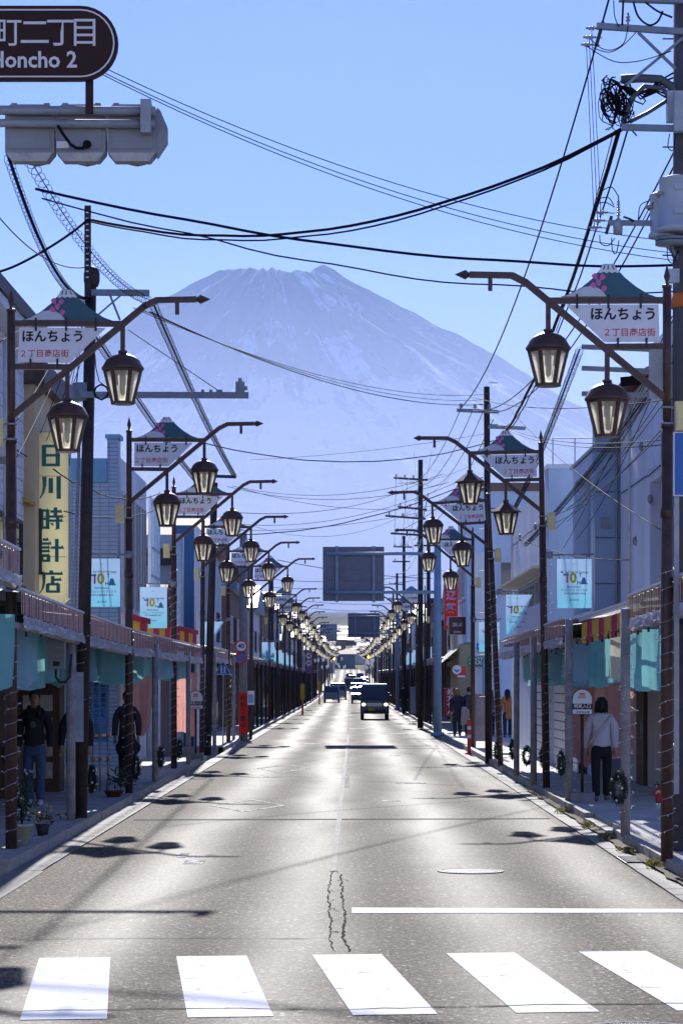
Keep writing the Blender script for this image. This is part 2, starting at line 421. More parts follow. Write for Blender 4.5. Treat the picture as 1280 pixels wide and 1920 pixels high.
for sw, kx, gx, y0, sg in ((swl, KL-.075, (XL+KL)/2, 24.6, -1), (swr, KR+.075, (XR+KR)/2, 20.0, 1)):
    y = y0
    while y < 60:
        drop = 0
        if sg < 0 and 58 < y: break
        if sg > 0 and 29.5 < y < 33: drop = -.07
        k = link('kerb_stone', kmesh, sw, (kx+rnd.uniform(-.006, .006), y, -.1+drop+rnd.uniform(-.004, .004)))
        k.rotation_euler = (0, 0, R(rnd.uniform(-.5, .5)))
        link('gutter_block', gmesh, sw, (gx, y, -.018+rnd.uniform(-.003, .003)))
        y += .6
    b = B(); strip(b, kx-.075, kx+.075, .135, 66 if sg < 0 else y, 560)
    yy = [66 if sg < 0 else y]+[q for q in YS if 66 < q < 560]+[560]
    xf = kx-.075 if sg > 0 else kx+.075
    b.add([(xf, q, rz(q)+dz) for q in yy for dz in (-.1, .135)], [(2*i, 2*i+1, 2*i+3, 2*i+2) for i in range(len(yy)-1)])
    b.obj('kerb', kerbm, sw)
    strip(B(), gx-.15, gx+.15, .012, y if sg > 0 else 58.2, 560).obj('gutter', gutterm, sw)
# flat gutter beside the left corner, dirt against the right kerb
strip(B(), -3.54, -3.2, .006, 12, 24.6).obj('gutter', gutterm, swl)
# painted markings
def mark(name, pts, m=paint, z=.004):
    b = B(); b.add([(x, y, z) for x, y in pts], [tuple(range(len(pts)))]); return b.obj(name, m, road)
ca, sa = math.cos(R(5.7)), math.sin(R(5.7))
for i in range(-3, 4):
    cx = -.02+i*.985; o = Vector((cx*ca, 17.12+cx*sa+.0))
    ax = Vector((ca, sa)); dn = Vector((sa, -ca)) if False else Vector((.095, -.9955))
    w = .255; l = 3.1
    p = [o-ax*w, o-ax*w+dn*l, o+ax*w+dn*l, o+ax*w]
    mark('crosswalk_stripe', [tuple(q) for q in p])
mark('stop_line', [(.02, 20.16), (3.1, 20.2), (3.1, 20.52), (.02, 20.66)])
def lozenge(x, y, w, l, t=.1):
    a = [(x, y-l), (x+w, y), (x, y+l), (x-w, y)]; k = 1-t/w
    b_ = [(x, y-l*k), (x+w*k, y), (x, y+l*k), (x-w*k, y)]
    bm = B()
    bm.add([(p[0], p[1], .004) for p in a+b_], [(i, (i+1) % 4, 4+(i+1) % 4, 4+i) for i in range(4)]); bm.obj('lozenge_marking', oldpaint, road)
lozenge(-1.62, 37.6, .62, 1.9); lozenge(-1.5, 53.5, .62, 2.6)
for (x0, x1, y0, y1) in ((.9, 1.5, 45.6, 46.3), (-1.95, -1.85, 26.5, 27.2), (-1.82, -1.6, 25.6, 26.2), (.55, .85, 38.9, 39.2), (1.05, 1.6, 62.5, 63.0), (-1.6, -.9, 74, 75), (1.2, 2.2, 88, 89.5), (-.1, .8, 97, 98.5)):
    mark('worn_marking', [(x0, y0), (x1, y0), (x1, y1), (x0, y1)], oldpaint)
strip(B(), -.09, .0, .0045, 44, 240).obj('centre_line', worn_paint('faint_road_paint', .54), road)
seamm = mat('light_joint_seal', (.26, .245, .22), .8, spec=.1, var=.4, vs=4)
bm = B(); pts = []
for i in range(40):
    y = 24.6+i*1.6; pts.append((-.17-.03*noise.noise(Vector((y*.3, 0, 0)))+(y-24.6)*.002, y))
bm.add([(x+s*.035, y, .005) for x, y in pts for s in (-1, 1)], [(2*i, 2*i+1, 2*i+3, 2*i+2) for i in range(39)]); bm.obj('centre_seam', seamm, road)
def crack(pts, w):
    bm = B(); q = []
    for k in range(len(pts)-1):
        (x0, y0), (x1, y1) = pts[k], pts[k+1]; n = max(2, int(math.hypot(x1-x0, y1-y0)/.11))
        for i in range(n):
            t = i/n; q.append((x0+(x1-x0)*t+rnd.uniform(-.013, .013)+.008*noise.noise(Vector((y0*3+t*7, x0*9, 0))), y0+(y1-y0)*t+rnd.uniform(-.02, .02)))
    horiz = abs(pts[0][0]-pts[-1][0]) > abs(pts[0][1]-pts[-1][1])
    ws = [w*rnd.uniform(.25, 1.2) for _ in q]
    vs = []
    for (x, y), a in zip(q, ws): vs += [(x-(0 if horiz else a), y-(a*2.5 if horiz else 0), .005), (x+(0 if horiz else a), y+(a*2.5 if horiz else 0), .005)]
    bm.add(vs, [(2*i, 2*i+1, 2*i+3, 2*i+2) for i in range(len(q)-1)]); bm.obj('crack', asph_patch, road)
crack([(-.19, 24.4), (-.2, 22), (-.16, 19.5), (-.15, 18.0), (-.1, 17.2)], .007)
for yy in (23.3, 22.4, 21.2, 20.4, 19.3, 18.3): crack([(-.19+.05*(24-yy)/7, yy), (-.14, yy+rnd.uniform(-.3, .3)), (-.07, yy+rnd.uniform(-.4, .4))], .003); crack([(-.08, yy+.4), (.0+rnd.uniform(0, .08), yy+rnd.uniform(-.1, .5))], .003)
crack([(-.09, 24.2), (-.07, 22), (-.03, 19.5), (-.06, 18.2), (.02, 17.2)], .0095)
crack([(-.19, 24.4), (-.14, 24.7), (-.09, 24.2)], .005); crack([(-.15, 18.7), (-.04, 18.6)], .008)
crack([(-2.2, 14.15), (-1.0, 14.3), (0, 14.25), (1.2, 14.45), (3, 14.6)], .006)
crack([(-2.6, 18.1), (-1.2, 18.2), (-.16, 18.15)], .004)
mark('asphalt_patch', [(-3.1, 33.6), (2.9, 33.9), (2.9, 34.1), (-3.1, 33.8)], mat('tar_joint', (.06, .055, .045), .95, spec=.05, var=.3), .003)

# manhole covers
def manhole(x, y, r, label):
    t = thing('manhole_cover', label, 'manhole', (x, y, 0))
    iron = mat('worn_iron', (.17, .165, .16), .75, spec=.15, var=.25)
    b = B(); n = 40
    b.add([(rr*math.cos(2*math.pi*i/n), rr*math.sin(2*math.pi*i/n), z) for rr, z in ((r, .004), (r, .010), (r*.9, .010), (r*.9, .006)) for i in range(n)],
          [(k*n+i, k*n+(i+1) % n, (k+1)*n+(i+1) % n, (k+1)*n+i) for k in range(3) for i in range(n)])
    b.obj('rim', iron, t)
    b = B(); b.lathe([(r*.9, .003), (r*.9, .006)], 40, smooth=False); b.obj('plate', darkmetal, t)
    b = B()
    for i in range(-13, 14):
        x0 = i*r*.065; hh = math.sqrt(max(0, (r*.86)**2-x0*x0))
        nn = max(1, int(hh/(r*.1)))
        for k in range(-nn, nn+1):
            yc = k*r*.1+(r*.05 if i % 2 else 0)
            if abs(yc) < hh: b.box(x0-r*.024, x0+r*.024, yc-r*.036, yc+r*.036, .006, .010)
    b.obj('tread', iron, t)
manhole(1.27, 24.6, .35, 'round iron manhole cover beyond the white stop line')
manhole(1.66, 13.35, .36, 'round manhole cover cut by the bottom edge, in front of the crosswalk')
t = thing('drain_grate', 'rectangular iron drain grate in the right gutter near the first lamp', 'drain', (KR-.16, 26.0, 0))
b = B()
for i in range(9): b.box(-.14, .14, -.4+i*.1-.028, -.4+i*.1+.028, .0, .030)
b.obj('bar', mat('worn_iron'), t); B().box(-.155, .155, -.45, .45, .004, .018).obj('frame', darkmetal, t)

# ------------------------------------------------------------------ air
def vol(n, c, dn, g_):
    m = bpy.data.materials.new(n); m.use_nodes = True; t = m.node_tree; t.nodes.remove(t.nodes['Principled BSDF'])
    p = t.nodes.new('ShaderNodeVolumePrincipled'); p.inputs['Color'].default_value = (*c, 1); p.inputs['Density'].default_value = dn; p.inputs['Anisotropy'].default_value = g_
    t.links.new(p.outputs[0], t.nodes['Material Output'].inputs['Volume']); return m
HAZE_C = (.185, .32, .64)
tag(B().box(-12000, 12000, -600, 21000, -170, 3150).obj('haze', vol('hazy_air', HAZE_C, 3.6e-5, .3)), kind='stuff')
tag(B().box(-10000, 10000, 3200, 12500, -60, 640).obj('valley_mist', vol('valley_mist', (.41, .50, .83), 3.6e-4, .42)), kind='stuff')

# ------------------------------------------------------------------ street lamps
def lantern_meshes(cone):
    """origin at the hanger's lower end; hexagonal tapering lantern"""
    fr = B(); T, Bt, zt, zb = .205, .115, -.20, -.565
    hx = lambda r, i: (r*math.cos(math.pi/3*i), r*math.sin(math.pi/3*i))
    for i in range(6):
        (x0, y0), (x1, y1) = hx(T, i), hx(Bt, i)
        fr.bar((x0, y0, zt), (x1, y1, zb), .034)
    fr.lathe([(Bt+.02, zb-.02), (Bt+.02, zb+.012), (Bt-.01, zb+.012)], 6, smooth=False)
    fr.lathe([(T+.012, zt-.022), (T+.012, zt+.01), (T-.03, zt+.01)], 6, smooth=False)
    roof = B()
    if cone: roof.lathe([(.262, -.195), (.265, -.178), (.05, -.02), (.028, 0), (.0, .01)], 6, smooth=False)
    else: roof.lathe([(.215, -.20), (.238, -.195), (.238, -.172), (.222, -.15), (.19, -.09), (.135, -.045), (.06, -.015), (.045, -.015), (.045, .01), (0, .012)], 18, smooth=True)
    panes = []
    for i in range(6):
        b = B(); k = .955
        (ax, ay), (bx, by) = hx(T*k, i), hx(T*k, i+1); (cx, cy), (dx, dy) = hx(Bt*k, i+1), hx(Bt*k, i)
        b.quad((ax, ay, zt), (bx, by, zt), (cx, cy, zb), (dx, dy, zb)); panes.append(b.mesh('pane', frost))
    bulb = B().lathe([(.0, -.20), (.030, -.21), (.034, -.26), (.036, -.40), (.028, -.46), (.0, -.49)], 10)
    return fr.mesh('lantern', brown), roof.mesh('roof', brown), panes, bulb.mesh('bulb', bulbm)
LANT = {c: lantern_meshes(c) for c in (False, True)}
_f = B(); _f.lathe([(.13, -.585), (.135, -.56), (.215, -.2), (.24, -.195), (.235, -.16), (.19, -.08), (.06, -.01), (.0, .0)], 6, smooth=False)
FAR_L = B()
for i in range(6):
    a0, a1 = math.pi/3*i, math.pi/3*(i+1)
    P = lambda r, a, z: (r*math.cos(a), r*math.sin(a), z)
    FAR_L.cur = 1; e = .16
    FAR_L.quad(P(.2, a0+e, -.21), P(.2, a1-e, -.21), P(.11, a1-e, -.55), P(.11, a0+e, -.55))
    FAR_L.cur = 0
    for aa in (a0,):
        FAR_L.quad(P(.205, aa-e, -.2), P(.205, aa+e, -.2), P(.115, aa+e, -.565), P(.115, aa-e, -.565))
FAR_L.cur = 0
FAR_L.lathe([(.21, -.2), (.24, -.19), (.22, -.14), (.15, -.06), (.05, -.01), (.02, .05)], 6)
FAR_L.lathe([(.13, -.585), (.13, -.555), (.09, -.555)], 6)
FAR_L = FAR_L.mesh('lantern', [brown, frost])

def fuji_panel(t, s, cx, z0):
    """the mountain-shaped board over the sign (not mirrored on the other kerb)"""
    Lh = [(-.50, .0), (-.40, .035), (-.28, .10), (-.17, .19), (-.09, .285), (-.055, .345)]
    Rh = [(.055, .345), (.10, .285), (.18, .20), (.29, .11), (.42, .03), (.52, -.005)]
    pts = [(cx+x, z0+z) for x, z in reversed(Rh)]+[(cx+x, z0+z) for x, z in reversed(Lh)]
    p = B().prism(pts[::-1], -.012, .012).obj('mountain_panel', fujiblue, t)
    # snow cap with scalloped edge, streaks, petals, pale hill
    cap = [(-.055, .338), (.055, .338), (.085, .300), (.122, .262), (.095, .250), (.07, .264), (.042, .248), (.012, .264), (-.018, .248), (-.046, .264), (-.075, .250), (-.108, .258), (-.08, .300)]
    B().prism([(cx+x, z0+z) for x, z in cap][::-1], -.018, -.0125).obj('snow_cap', signwhite, p)
    for x, lean in ((-.035, -.018), (0, -.004), (.04, .02)): B().prism([(cx+x-.007, z0+.328), (cx+x+.007, z0+.328), (cx+x+lean+.008, z0+.285), (cx+x+lean-.006, z0+.285)], -.022, -.0185).obj('streak', fujiblue, p)
    for x, z, a in ((-.14, .215, .6), (-.06, .205, -.5), (-.10, .15, .2), (-.155, .12, .9), (-.045, .085, -.3)):
        q = [(-.004, -.042), (.026, -.008), (.024, .024), (.008, .036), (0, .022), (-.010, .036), (-.026, .02), (-.026, -.01)]
        c_, s_ = math.cos(a), math.sin(a)
        B().prism([(cx+x+u*c_-v*s_, z0+z+u*s_+v*c_) for u, v in q][::-1], -.018, -.0125).obj('petal', petal, p)
    hp = [(-.49, .004)]+[(-.49+.02+.37*i/10, .004+.115*math.sin(math.pi*(.12+.88*i/10))**.8*(1 if i > 3 else (.3+.22*i))) for i in range(0, 11)]
    hp = [(-.47, .004), (-.40, .028), (-.33, .066), (-.26, .100), (-.19, .112), (-.12, .100), (-.06, .062), (-.015, .004)]
    B().prism([(cx+x, z0+z) for x, z in hp], -.017, -.0123).obj('hill', hillp, p)

def make_lamp(s, label, cone=False, chome=2, near=True, group=None, box=True):
    """s = +1: on the left kerb, arm reaching right; s = -1 mirrored"""
    t = thing('street_lamp', label, 'street lamp', group=group)
    X = lambda x: s*x
    b = B(); b.tube((0, 0, -.02), (0, 0, 4.55), .066, .062, 10); b.tube((0, 0, 4.55), (0, 0, 4.62), .066, .048, 10); b.tube((0, 0, 4.62), (0, 0, 6.02), .046, .046, 10)
    b.tube((0, 0, 3.6), (0, 0, 3.72), .07, .07, 10)
    b.obj('pole', brown, t)
    b = B(); b.lathe([(.052, 0), (.052, .03), (.018, .04), (.018, .07), (.035, .12), (.0, .26)], 6, (0, 0, 6.02), smooth=False); b.obj('finial', brown, t)
    b = B(); b.bar((X(.02), 0, 4.86), (X(1.50), 0, 6.09), .066); b.bar((X(1.485), 0, 6.078), (X(1.64), 0, 6.155), .066); b.bar((X(1.63), 0, 6.152), (X(2.08), 0, 6.16), .062)
    b.obj('arm', brown, t)
    b = B(); d = X(1)
    b.tube((X(2.08), 0, 6.16), (X(2.12), 0, 6.16), .02, .052, 4); b.tube((X(2.12), 0, 6.16), (X(2.23), 0, 6.162), .052, .003, 4); b.obj('arm_tip', brown, t)
    b = B(); b.bar((X(1.86), 0, 6.14), (X(1.86), 0, 5.99), .045); b.obj('arm_stub', brown, t)
    b = B(); b.bar((X(.03), 0, 5.89), (X(1.26), 0, 5.885), .062); b.obj('top_rail', brown, t)
    b = B(); b.bar((X(.03), 0, 5.405), (X(.67), 0, 5.4), .06); b.obj('lower_rail', brown, t)
    # sign
    if near:
        poly = [(X(.09), 5.845), (X(1.06), 5.84), (X(.655), 5.45), (X(.08), 5.455)]
        if s > 0: poly = poly[::-1]
        pn = B().prism(poly, -.012, .012).obj('sign_panel', signwhite, t)
        if chome == 2:
            xl = .47 if s > 0 else -.46
            text('ほんちょう', .142, ink, pn, (xl, -.016, 5.735), .028)
            text('２丁目商店街', .093, redink, pn, (.37 if s > 0 else -.40, -.016, 5.545), .006)
        else:
            text('3丁目商栄会', .125, ink, pn, (s*.47, -.016, 5.65), .02)
        for x, z0_, z1_ in ((.28, 5.80, 5.95), (.62, 5.80, 5.95), (.95, 5.80, 5.95), (.22, 5.38, 5.49), (.52, 5.38, 5.49)):
            B().box(X(x)-.012, X(x)+.012, -.036, -.03, z0_, z1_).obj('clip', darkmetal, t)
        if chome == 2: fuji_panel(t, s, X(.62), 5.925)
        else:
            cx = X(.62); B().prism([(cx-.45, 5.925), (cx+.45, 5.925), (cx+.12, 6.15), (cx, 6.22), (cx-.12, 6.15)], -.012, .012).obj('mountain_panel', mat('blue_print', (.10, .26, .42), .5), t)
    # lanterns
    fr, rf, panes, bulb = LANT[cone]
    for hx, ztop, hz in ((.63, 5.37, 5.03), (1.25, 5.87, 5.565)):
        if near:
            l = link('lantern', fr, t, (X(hx), 0, hz))
            link('roof', rf, l)
            for pm in panes: link('pane', pm, l)
            link('bulb', bulb, l)
            b = B(); b.bar((0, 0, 0), (0, 0, ztop-hz), .05); b.tube((0, 0, -.01), (0, 0, .02), .05, .05, 8); b.obj('hanger', brown, l)
        else:
            l = link('lantern', FAR_L, t, (X(hx), 0, hz))
            if not hasattr(make_lamp, 'hg'): make_lamp.hg = B().bar((0, 0, 0), (0, 0, .33), .045).mesh('hanger', brown)
            link('hanger', make_lamp.hg, l)
    if box:
        b = B(); x0 = -s*.155; b.box(x0-.07, x0+.07, -.07, .05, 4.52, 4.82); b.box(x0-.058, x0+.058, -.082, -.0705, 4.535, 4.805)
        jb = b.obj('junction_box', cream, t)
        for z in (4.58, 4.75): b = B(); b.tube((0, 0, z), (0, 0, z+.02), .07, .07, 10); b.box(min(0, -s*.12), max(0, -s*.12), -.008, .008, z, z+.02); b.obj('band', galv, t)
    return t
def put(t, x, y, lean=0, z=None):
    t.location = (x, y, (.12+rz(y)) if z is None else z)
    if lean: t.rotation_euler = (0, R(lean), 0)
    return t
LP = lambda px, Y: (px-VX)*Y/F
GL = 'twin-lantern street lamps along the left kerb'; GR = 'twin-lantern street lamps along the right kerb'
put(make_lamp(1, 'brown twin-lantern street lamp at the left edge, largest on the left kerb', group=GL), LP(21, 26.3), 26.3)
l2 = put(make_lamp(1, 'second street lamp on the left kerb, in front of the blue tiled building', group=GL), LP(242, 39), 39)
lab = ['third street lamp on the left kerb, before the dark blue wall panel', 'fourth street lamp on the left kerb, beside the round-topped bus stop sign',
       'fifth street lamp on the left kerb, beside the blue pedestrian warning triangle', 'sixth street lamp on the left kerb, just behind the red work notice']
for la, px, Y in zip(lab, (326, 378, 428, 470), (50.3, 61, 72.5, 82)):
    c = copy_tree(l2); c['label'] = la; put(c, LP(px, Y), Y, rnd.uniform(-.6, .6)); c.rotation_euler[2] = R(rnd.uniform(-4, 4))
r1 = put(make_lamp(-1, 'brown twin-lantern street lamp at the right edge, largest on the right kerb', group=GR), LP(1250, 24.7), 24.7)
put(make_lamp(-1, 'second street lamp on the right kerb, with six-sided pointed lantern roofs', cone=True, group=GR), LP(1024, 41), 41, -.9)
c = copy_tree(r1); c['label'] = 'third street lamp on the right kerb, its pole leaning towards the road'; put(c, LP(938, 52), 52, -2.6)
c = copy_tree(r1); c['label'] = 'fourth street lamp on the right kerb, before the square red shop sign'; put(c, LP(886, 66.5), 66.5)
# third-block lamps: a lighter sign, seen between 100 m and 130 m
l3 = make_lamp(1, 'twin-lantern lamp with plain third-block sign, nearest of these on the left', chome=3, group=GL); put(l3, -3.72, 109)
c = copy_tree(l3); c['label'] = 'twin-lantern lamp with plain third-block sign, next behind on the left'; put(c, -3.72, 121)
r3 = make_lamp(-1, 'twin-lantern lamp with plain third-block sign, nearest of these on the right', chome=3, group=GR); put(r3, 3.44, 107)
c = copy_tree(r3); c['label'] = 'twin-lantern lamp with plain third-block sign, next behind on the right'; put(c, 3.42, 119.5)
for s, x0, g_, side in ((1, -3.72, 'distant street lamps in a row on the left kerb', 'left'), (-1, 3.45, 'distant street lamps in a row on the right kerb', 'right')):
    f0 = None; y = 133
    nl = 0
    while y < 520:
        la = 'distant twin-lantern street lamp, %s of the far row on the %s kerb' % (ORD[nl], side); nl += 1
        if f0 is None: o = f0 = make_lamp(s, la, near=False, group=g_, box=False)
        else: o = copy_tree(f0); o['label'] = la
        put(o, x0+rnd.uniform(-.1, .1), y+rnd.uniform(-1, 1), rnd.uniform(-.5, .5)); y += 12.5 if y < 300 else 16

# ------------------------------------------------------------------ heritage banners hung on the lamp poles
def banner_mat():
    m = mat('banner_cloth', (.34, .66, .82), .6, var=0, kind='cloth', alpha=.3); t = m.node_tree; n = t.nodes; L = t.links
    tc = n.new('ShaderNodeTexCoord'); sx = n.new('ShaderNodeSeparateXYZ'); L.new(tc.outputs['Generated'], sx.inputs[0])
    cr = n.new('ShaderNodeValToRGB'); e = cr.color_ramp.elements; e[0].position = .1; e[0].color = (.22, .64, .84, 1); e[1].position = .75; e[1].color = (.42, .63, .88, 1)
    L.new(sx.outputs[2], cr.inputs[0]); L.new(cr.outputs[0], n['Principled BSDF'].inputs['Base Color'])
    for x in n:
        if x.type == 'BSDF_TRANSLUCENT': L.new(cr.outputs[0], x.inputs[0])
    return m
bcloth = banner_mat()
yel = mat('yellow_print', (.85, .72, .05), .6, var=0); blu = mat('blue_ink', (.10, .34, .62), .6, var=0); grn = mat('green_ink', (.12, .45, .2), .6, var=0)
pnk = mat('salmon_ink', (.85, .35, .30), .6, var=0); navy = mat('navy_ink', (.03, .05, .12), .6, var=0)
def banner(label, px, Y, s, zbar=4.12, w=.58, h=.80, fold=0, big=True):
    """s = +1 left kerb: the rod points left, away from the road"""
    x = LP(px, Y); t = thing('hanging_banner', label, 'banner', (x, Y-.1, .12+rz(Y)), group='light blue heritage banners on the lamp poles')
    b = B(); b.tube((0, .1, zbar), (-s*.78, 0, zbar+.01), .016, .016, 6); b.tube((0, .1, zbar-.06), (0, .1, zbar+.06), .075, .075, 8); b.obj('rod', galv, t)
    xa, xb = sorted((-s*.14, -s*(.14+w))); N = 14
    def pos(u, v):      # u across, v down: the lower outer corner swings up when folded
        xx = xa+(xb-xa)*u; zz = zbar-.07-h*v; yy = .015*math.sin(u*7+v*4)*v+.02*math.sin(v*5+u*3)
        if fold:
            k = max(0, u+v-1.0) if fold > 0 else max(0, (1-u)+v-1.0)
            xx -= fold*k*.42*w*(1 if fold > 0 else 1); zz += k*.40*h; yy -= k*.22
        return (xx, yy, zz)
    b = B(); b.add([pos(i/N, j/N) for j in range(N+1) for i in range(N+1)], [(j*(N+1)+i, j*(N+1)+i+1, (j+1)*(N+1)+i+1, (j+1)*(N+1)+i) for j in range(N) for i in range(N)], True)
    cl = b.obj('cloth', bcloth, t)
    b = B()
    for u in (.06, .94):
        p = pos(u, 0); b.tube(p, (p[0], 0, zbar), .006, .006, 5)
    b.obj('tie', darkmetal, t)
    if big:
        c = (xa+xb)/2; y0 = -.045; z0 = zbar-.07
        if fold: c = xa+w*.42; 
        text('Mt. Fuji World Heritage', .047*w/.58, navy, cl, (c, y0, z0-.22*h/.8), .012, wide=1.02)
        text('1', .23, mat('pink_print'), cl, (c-.125, y0, z0-.345), .02)
        B().box(c-.2, c-.1, y0-.002, y0, z0-.265, z0-.295).obj('print', blu, cl)
        text('0', .245, yel, cl, (c-.025, y0-.003, z0-.345), .035)
        text('T', .085, navy, cl, (c+.1, y0, z0-.29), .01); text('H', .085, navy, cl, (c+.075, y0, z0-.42), .01)
        B().prism([(c+.10, z0-.445), (c+.14, z0-.33), (c+.18, z0-.33), (c+.22, z0-.445)], y0-.002, y0).obj('print', blu, cl)
        B().prism([(c+.15, z0-.447), (c+.185, z0-.40), (c+.24, z0-.447)], y0-.005, y0-.003).obj('print', grn, cl)
        text('Anniversary', .05, navy, cl, (c-.01, y0, z0-.49), .012)
        text('F U J I Y O S H I D A', .052, navy, cl, (c, y0, z0-.55), .0)
        text('世界文化遺産登録10周年', .034, navy, cl, (c, y0, z0-.61), .01)
        text('富士吉田市', .032, navy, cl, (c, y0, z0-.72), .01); text('富士山', .024, navy, cl, (c, y0, z0-.09), .0)
    return t
banner('light blue printed banner on the second left lamp, before blue tiles', 242, 39, 1, zbar=3.98)
banner('light blue printed banner on the third left lamp, above red and yellow cloth', 326, 50.3, 1, zbar=3.96, h=.88)
banner('small light blue banner with folded corner on the fifth left lamp', 428, 72.5, 1, zbar=3.78, fold=1, big=False)
banner('small light blue banner behind the speed limit sign, beside sixth left lamp', 520, 109, 1, zbar=3.75, big=False)
banner('light blue printed banner on the second right lamp, before grey blue wall', 1028, 41, -1, zbar=4.08, w=.60, h=.86)
banner('light blue banner on the third right lamp, lower corner blown back', 936, 52, -1, zbar=3.86, h=.95, fold=1)
banner('light blue banner on the fourth right lamp, over the white arrow sign', 888, 66.5, -1, zbar=3.62, h=.85)
for kb_, (Y, s, x) in enumerate(((122, 1, -3.72), (134, 1, -3.72), (146, 1, -3.72), (160, 1, -3.72), (119.5, -1, 3.42), (133, -1, 3.45), (146, -1, 3.45), (160, -1, 3.45))):
    t = banner('tiny plain light blue banner, %s of those on distant %s lamp poles' % (ORD[kb_ % 4], 'left' if s > 0 else 'right'), VX+x*F/Y, Y, s, zbar=3.7, w=.62, h=.9, big=False)
    t['group'] = 'distant light blue banners on the %s' % ('left' if s > 0 else 'right')

# ------------------------------------------------------------------ traffic signal and street-name sign over the crossing (backs to us)
sigm = mat('signal_housing', (.27, .29, .32), .5, var=.12, vs=3); siglow = mat('weathered_signal_base', (.5, .49, .46), .6, var=.3, vs=8)
Y0 = 17.0; pole_x = LP(-560, Y0)
sp = thing('signal_arm', 'pair of grey steel pipes carrying the traffic signal and brown name sign', 'signal arm', (pole_x, Y0, 0))
L_ = lambda px, py, dy=0: W(px, py, Y0)-Vector((pole_x, Y0-dy if False else Y0, 0))+Vector((0, dy, 0))
for py, r in ((208, .034), (232, .03)):
    b = B(); b.tube(L_(-560, py-6), L_(291, py), r, r, 10); b.obj('pipe', galv, sp)
b = B(); b.tube((0, 0, -.1), (0, 0, 7.6), .11, .08, 12); b.obj('post', galv, sp)
c0 = L_(272, 220); b = B(); b.box(c0.x-.03, c0.x+.045, -.05, .03, c0.z-.115, c0.z+.125); b.obj('clamp', galv, sp)
sg = thing('traffic_signal', 'grey three-section traffic signal seen from behind under the brown sign', 'traffic signal', (0, Y0, 0))
zc = W(0, 244, Y0).z; hh = .205
xr = W(300, 0, Y0).x; pw = .372
for k in range(3):
    x1 = xr-.03-k*pw; x0 = x1-pw+.014
    b = B(); ch = .03
    poly = [(x0, zc-hh+.06), (x0+.05, zc-hh), (x1-.05, zc-hh), (x1, zc-hh+.06), (x1, zc+hh-.04), (x1-.04, zc+hh), (x0+.04, zc+hh), (x0, zc+hh-.04)]
    b.prism(poly, .06, .19); hs = b.obj('section', sigm, sg)
    b = B(); b.prism([(x0+.012, zc-hh+.055), (x0+.055, zc-hh-.006), (x1-.055, zc-hh-.006), (x1-.012, zc-hh+.055)], .045, .06); b.obj('lower_rim', siglow, hs)
    b = B(); b.box(x0+.03, x1-.03, .05, .06, zc-.12, zc+.17); b.obj('back_plate', sigm, hs)
    b = B()
    for xx in (x0+.06, x1-.06): b.box(xx-.02, xx+.02, .10, .14, zc+hh, zc+hh+.02)
    b.obj('latch', sigm, hs)
    b = B(); b.lathe([(.15, 0), (.155, .30), (.145, .30)], 16); ob = b.obj('visor', darkmetal, hs, ((x0+x1)/2, .19, zc)); ob.rotation_euler = (R(-90), 0, 0)
b = B(); b.prism([(xr-.03, zc-hh+.03), (xr+.045, zc-.06), (xr+.045, zc+.05), (xr-.005, zc+hh-.04), (xr-.03, zc+hh-.02)], .07, .18); b.obj('end_cap', sigm, sg)
p = W(162, 268, Y0); b = B(); b.ball((p.x, .035, p.z), .032, 10); b.obj('cable_gland', cable, sg)
b = B(); q0 = W(110, 237, Y0); pts = [(q0.x, -.03, q0.z), (q0.x+.035, -.05, q0.z-.06), (q0.x+.09, -.03, q0.z-.135), (q0.x+.13, 0, q0.z-.155), (q0.x+.17, .02, q0.z-.15), (p.x, .02, p.z)]
b.path(pts, .011, 6); b.obj('cable', cable, sg)
p = W(116, 268, Y0); B().box(p.x-.045, p.x+.045, .043, .048, p.z-.025, p.z+.025).obj('maker_plate', white, sg)
ns = thing('street_name_sign', 'dark brown rounded street-name sign at top left with white lettering', 'sign', (0, Y0-.12, 0))
bsn = mat('sign_brown', (.05, .026, .024), .55, spec=.12, var=.15, vs=2)
z0, z1 = W(0, 160, Y0).z, W(0, 20, Y0).z; xr = W(225, 0, Y0).x; rad = (z1-z0)/2
xl = xr-2.35
def stadium(m_, inset):
    r = rad-inset; pts = []
    for i in range(17): a = -math.pi/2+math.pi*i/16; pts.append((xr-rad+r*math.cos(a), (z0+z1)/2+r*math.sin(a)))
    for i in range(17): a = math.pi/2+math.pi*i/16; pts.append((xl+rad+r*math.cos(a), (z0+z1)/2+r*math.sin(a)))
    return pts
B().prism(stadium(0, 0), -.02, .02).obj('panel', bsn, ns)
o_, i_ = stadium(0, .025), stadium(0, .036); n = len(o_); b = B()
b.add([(x, -.0225, z) for x, z in o_+i_], [(i, n+i, n+(i+1) % n, (i+1) % n) for i in range(n)]); signink = mat('sign_lettering_white', (.80, .77, .77), .5, var=0); b.obj('border', signink, ns)
for ch, px in zip('本町二丁目', (-52, 18, 70, 119, 163)): text(ch, .225, signink, ns, (W(px, 0, Y0).x, -.023, W(0, 73, Y0).z), .004)
text('Honcho 2', .165, signink, ns, (W(67, 0, Y0).x, -.023, W(0, 122, Y0).z), .022, wide=.95)
for px in (170, -300):
    q = W(px, 0, Y0).x; B().box(q-.028, q+.028, .025, .05, W(0, 218, Y0).z, z1-.08).obj('bracket', bsn, ns)

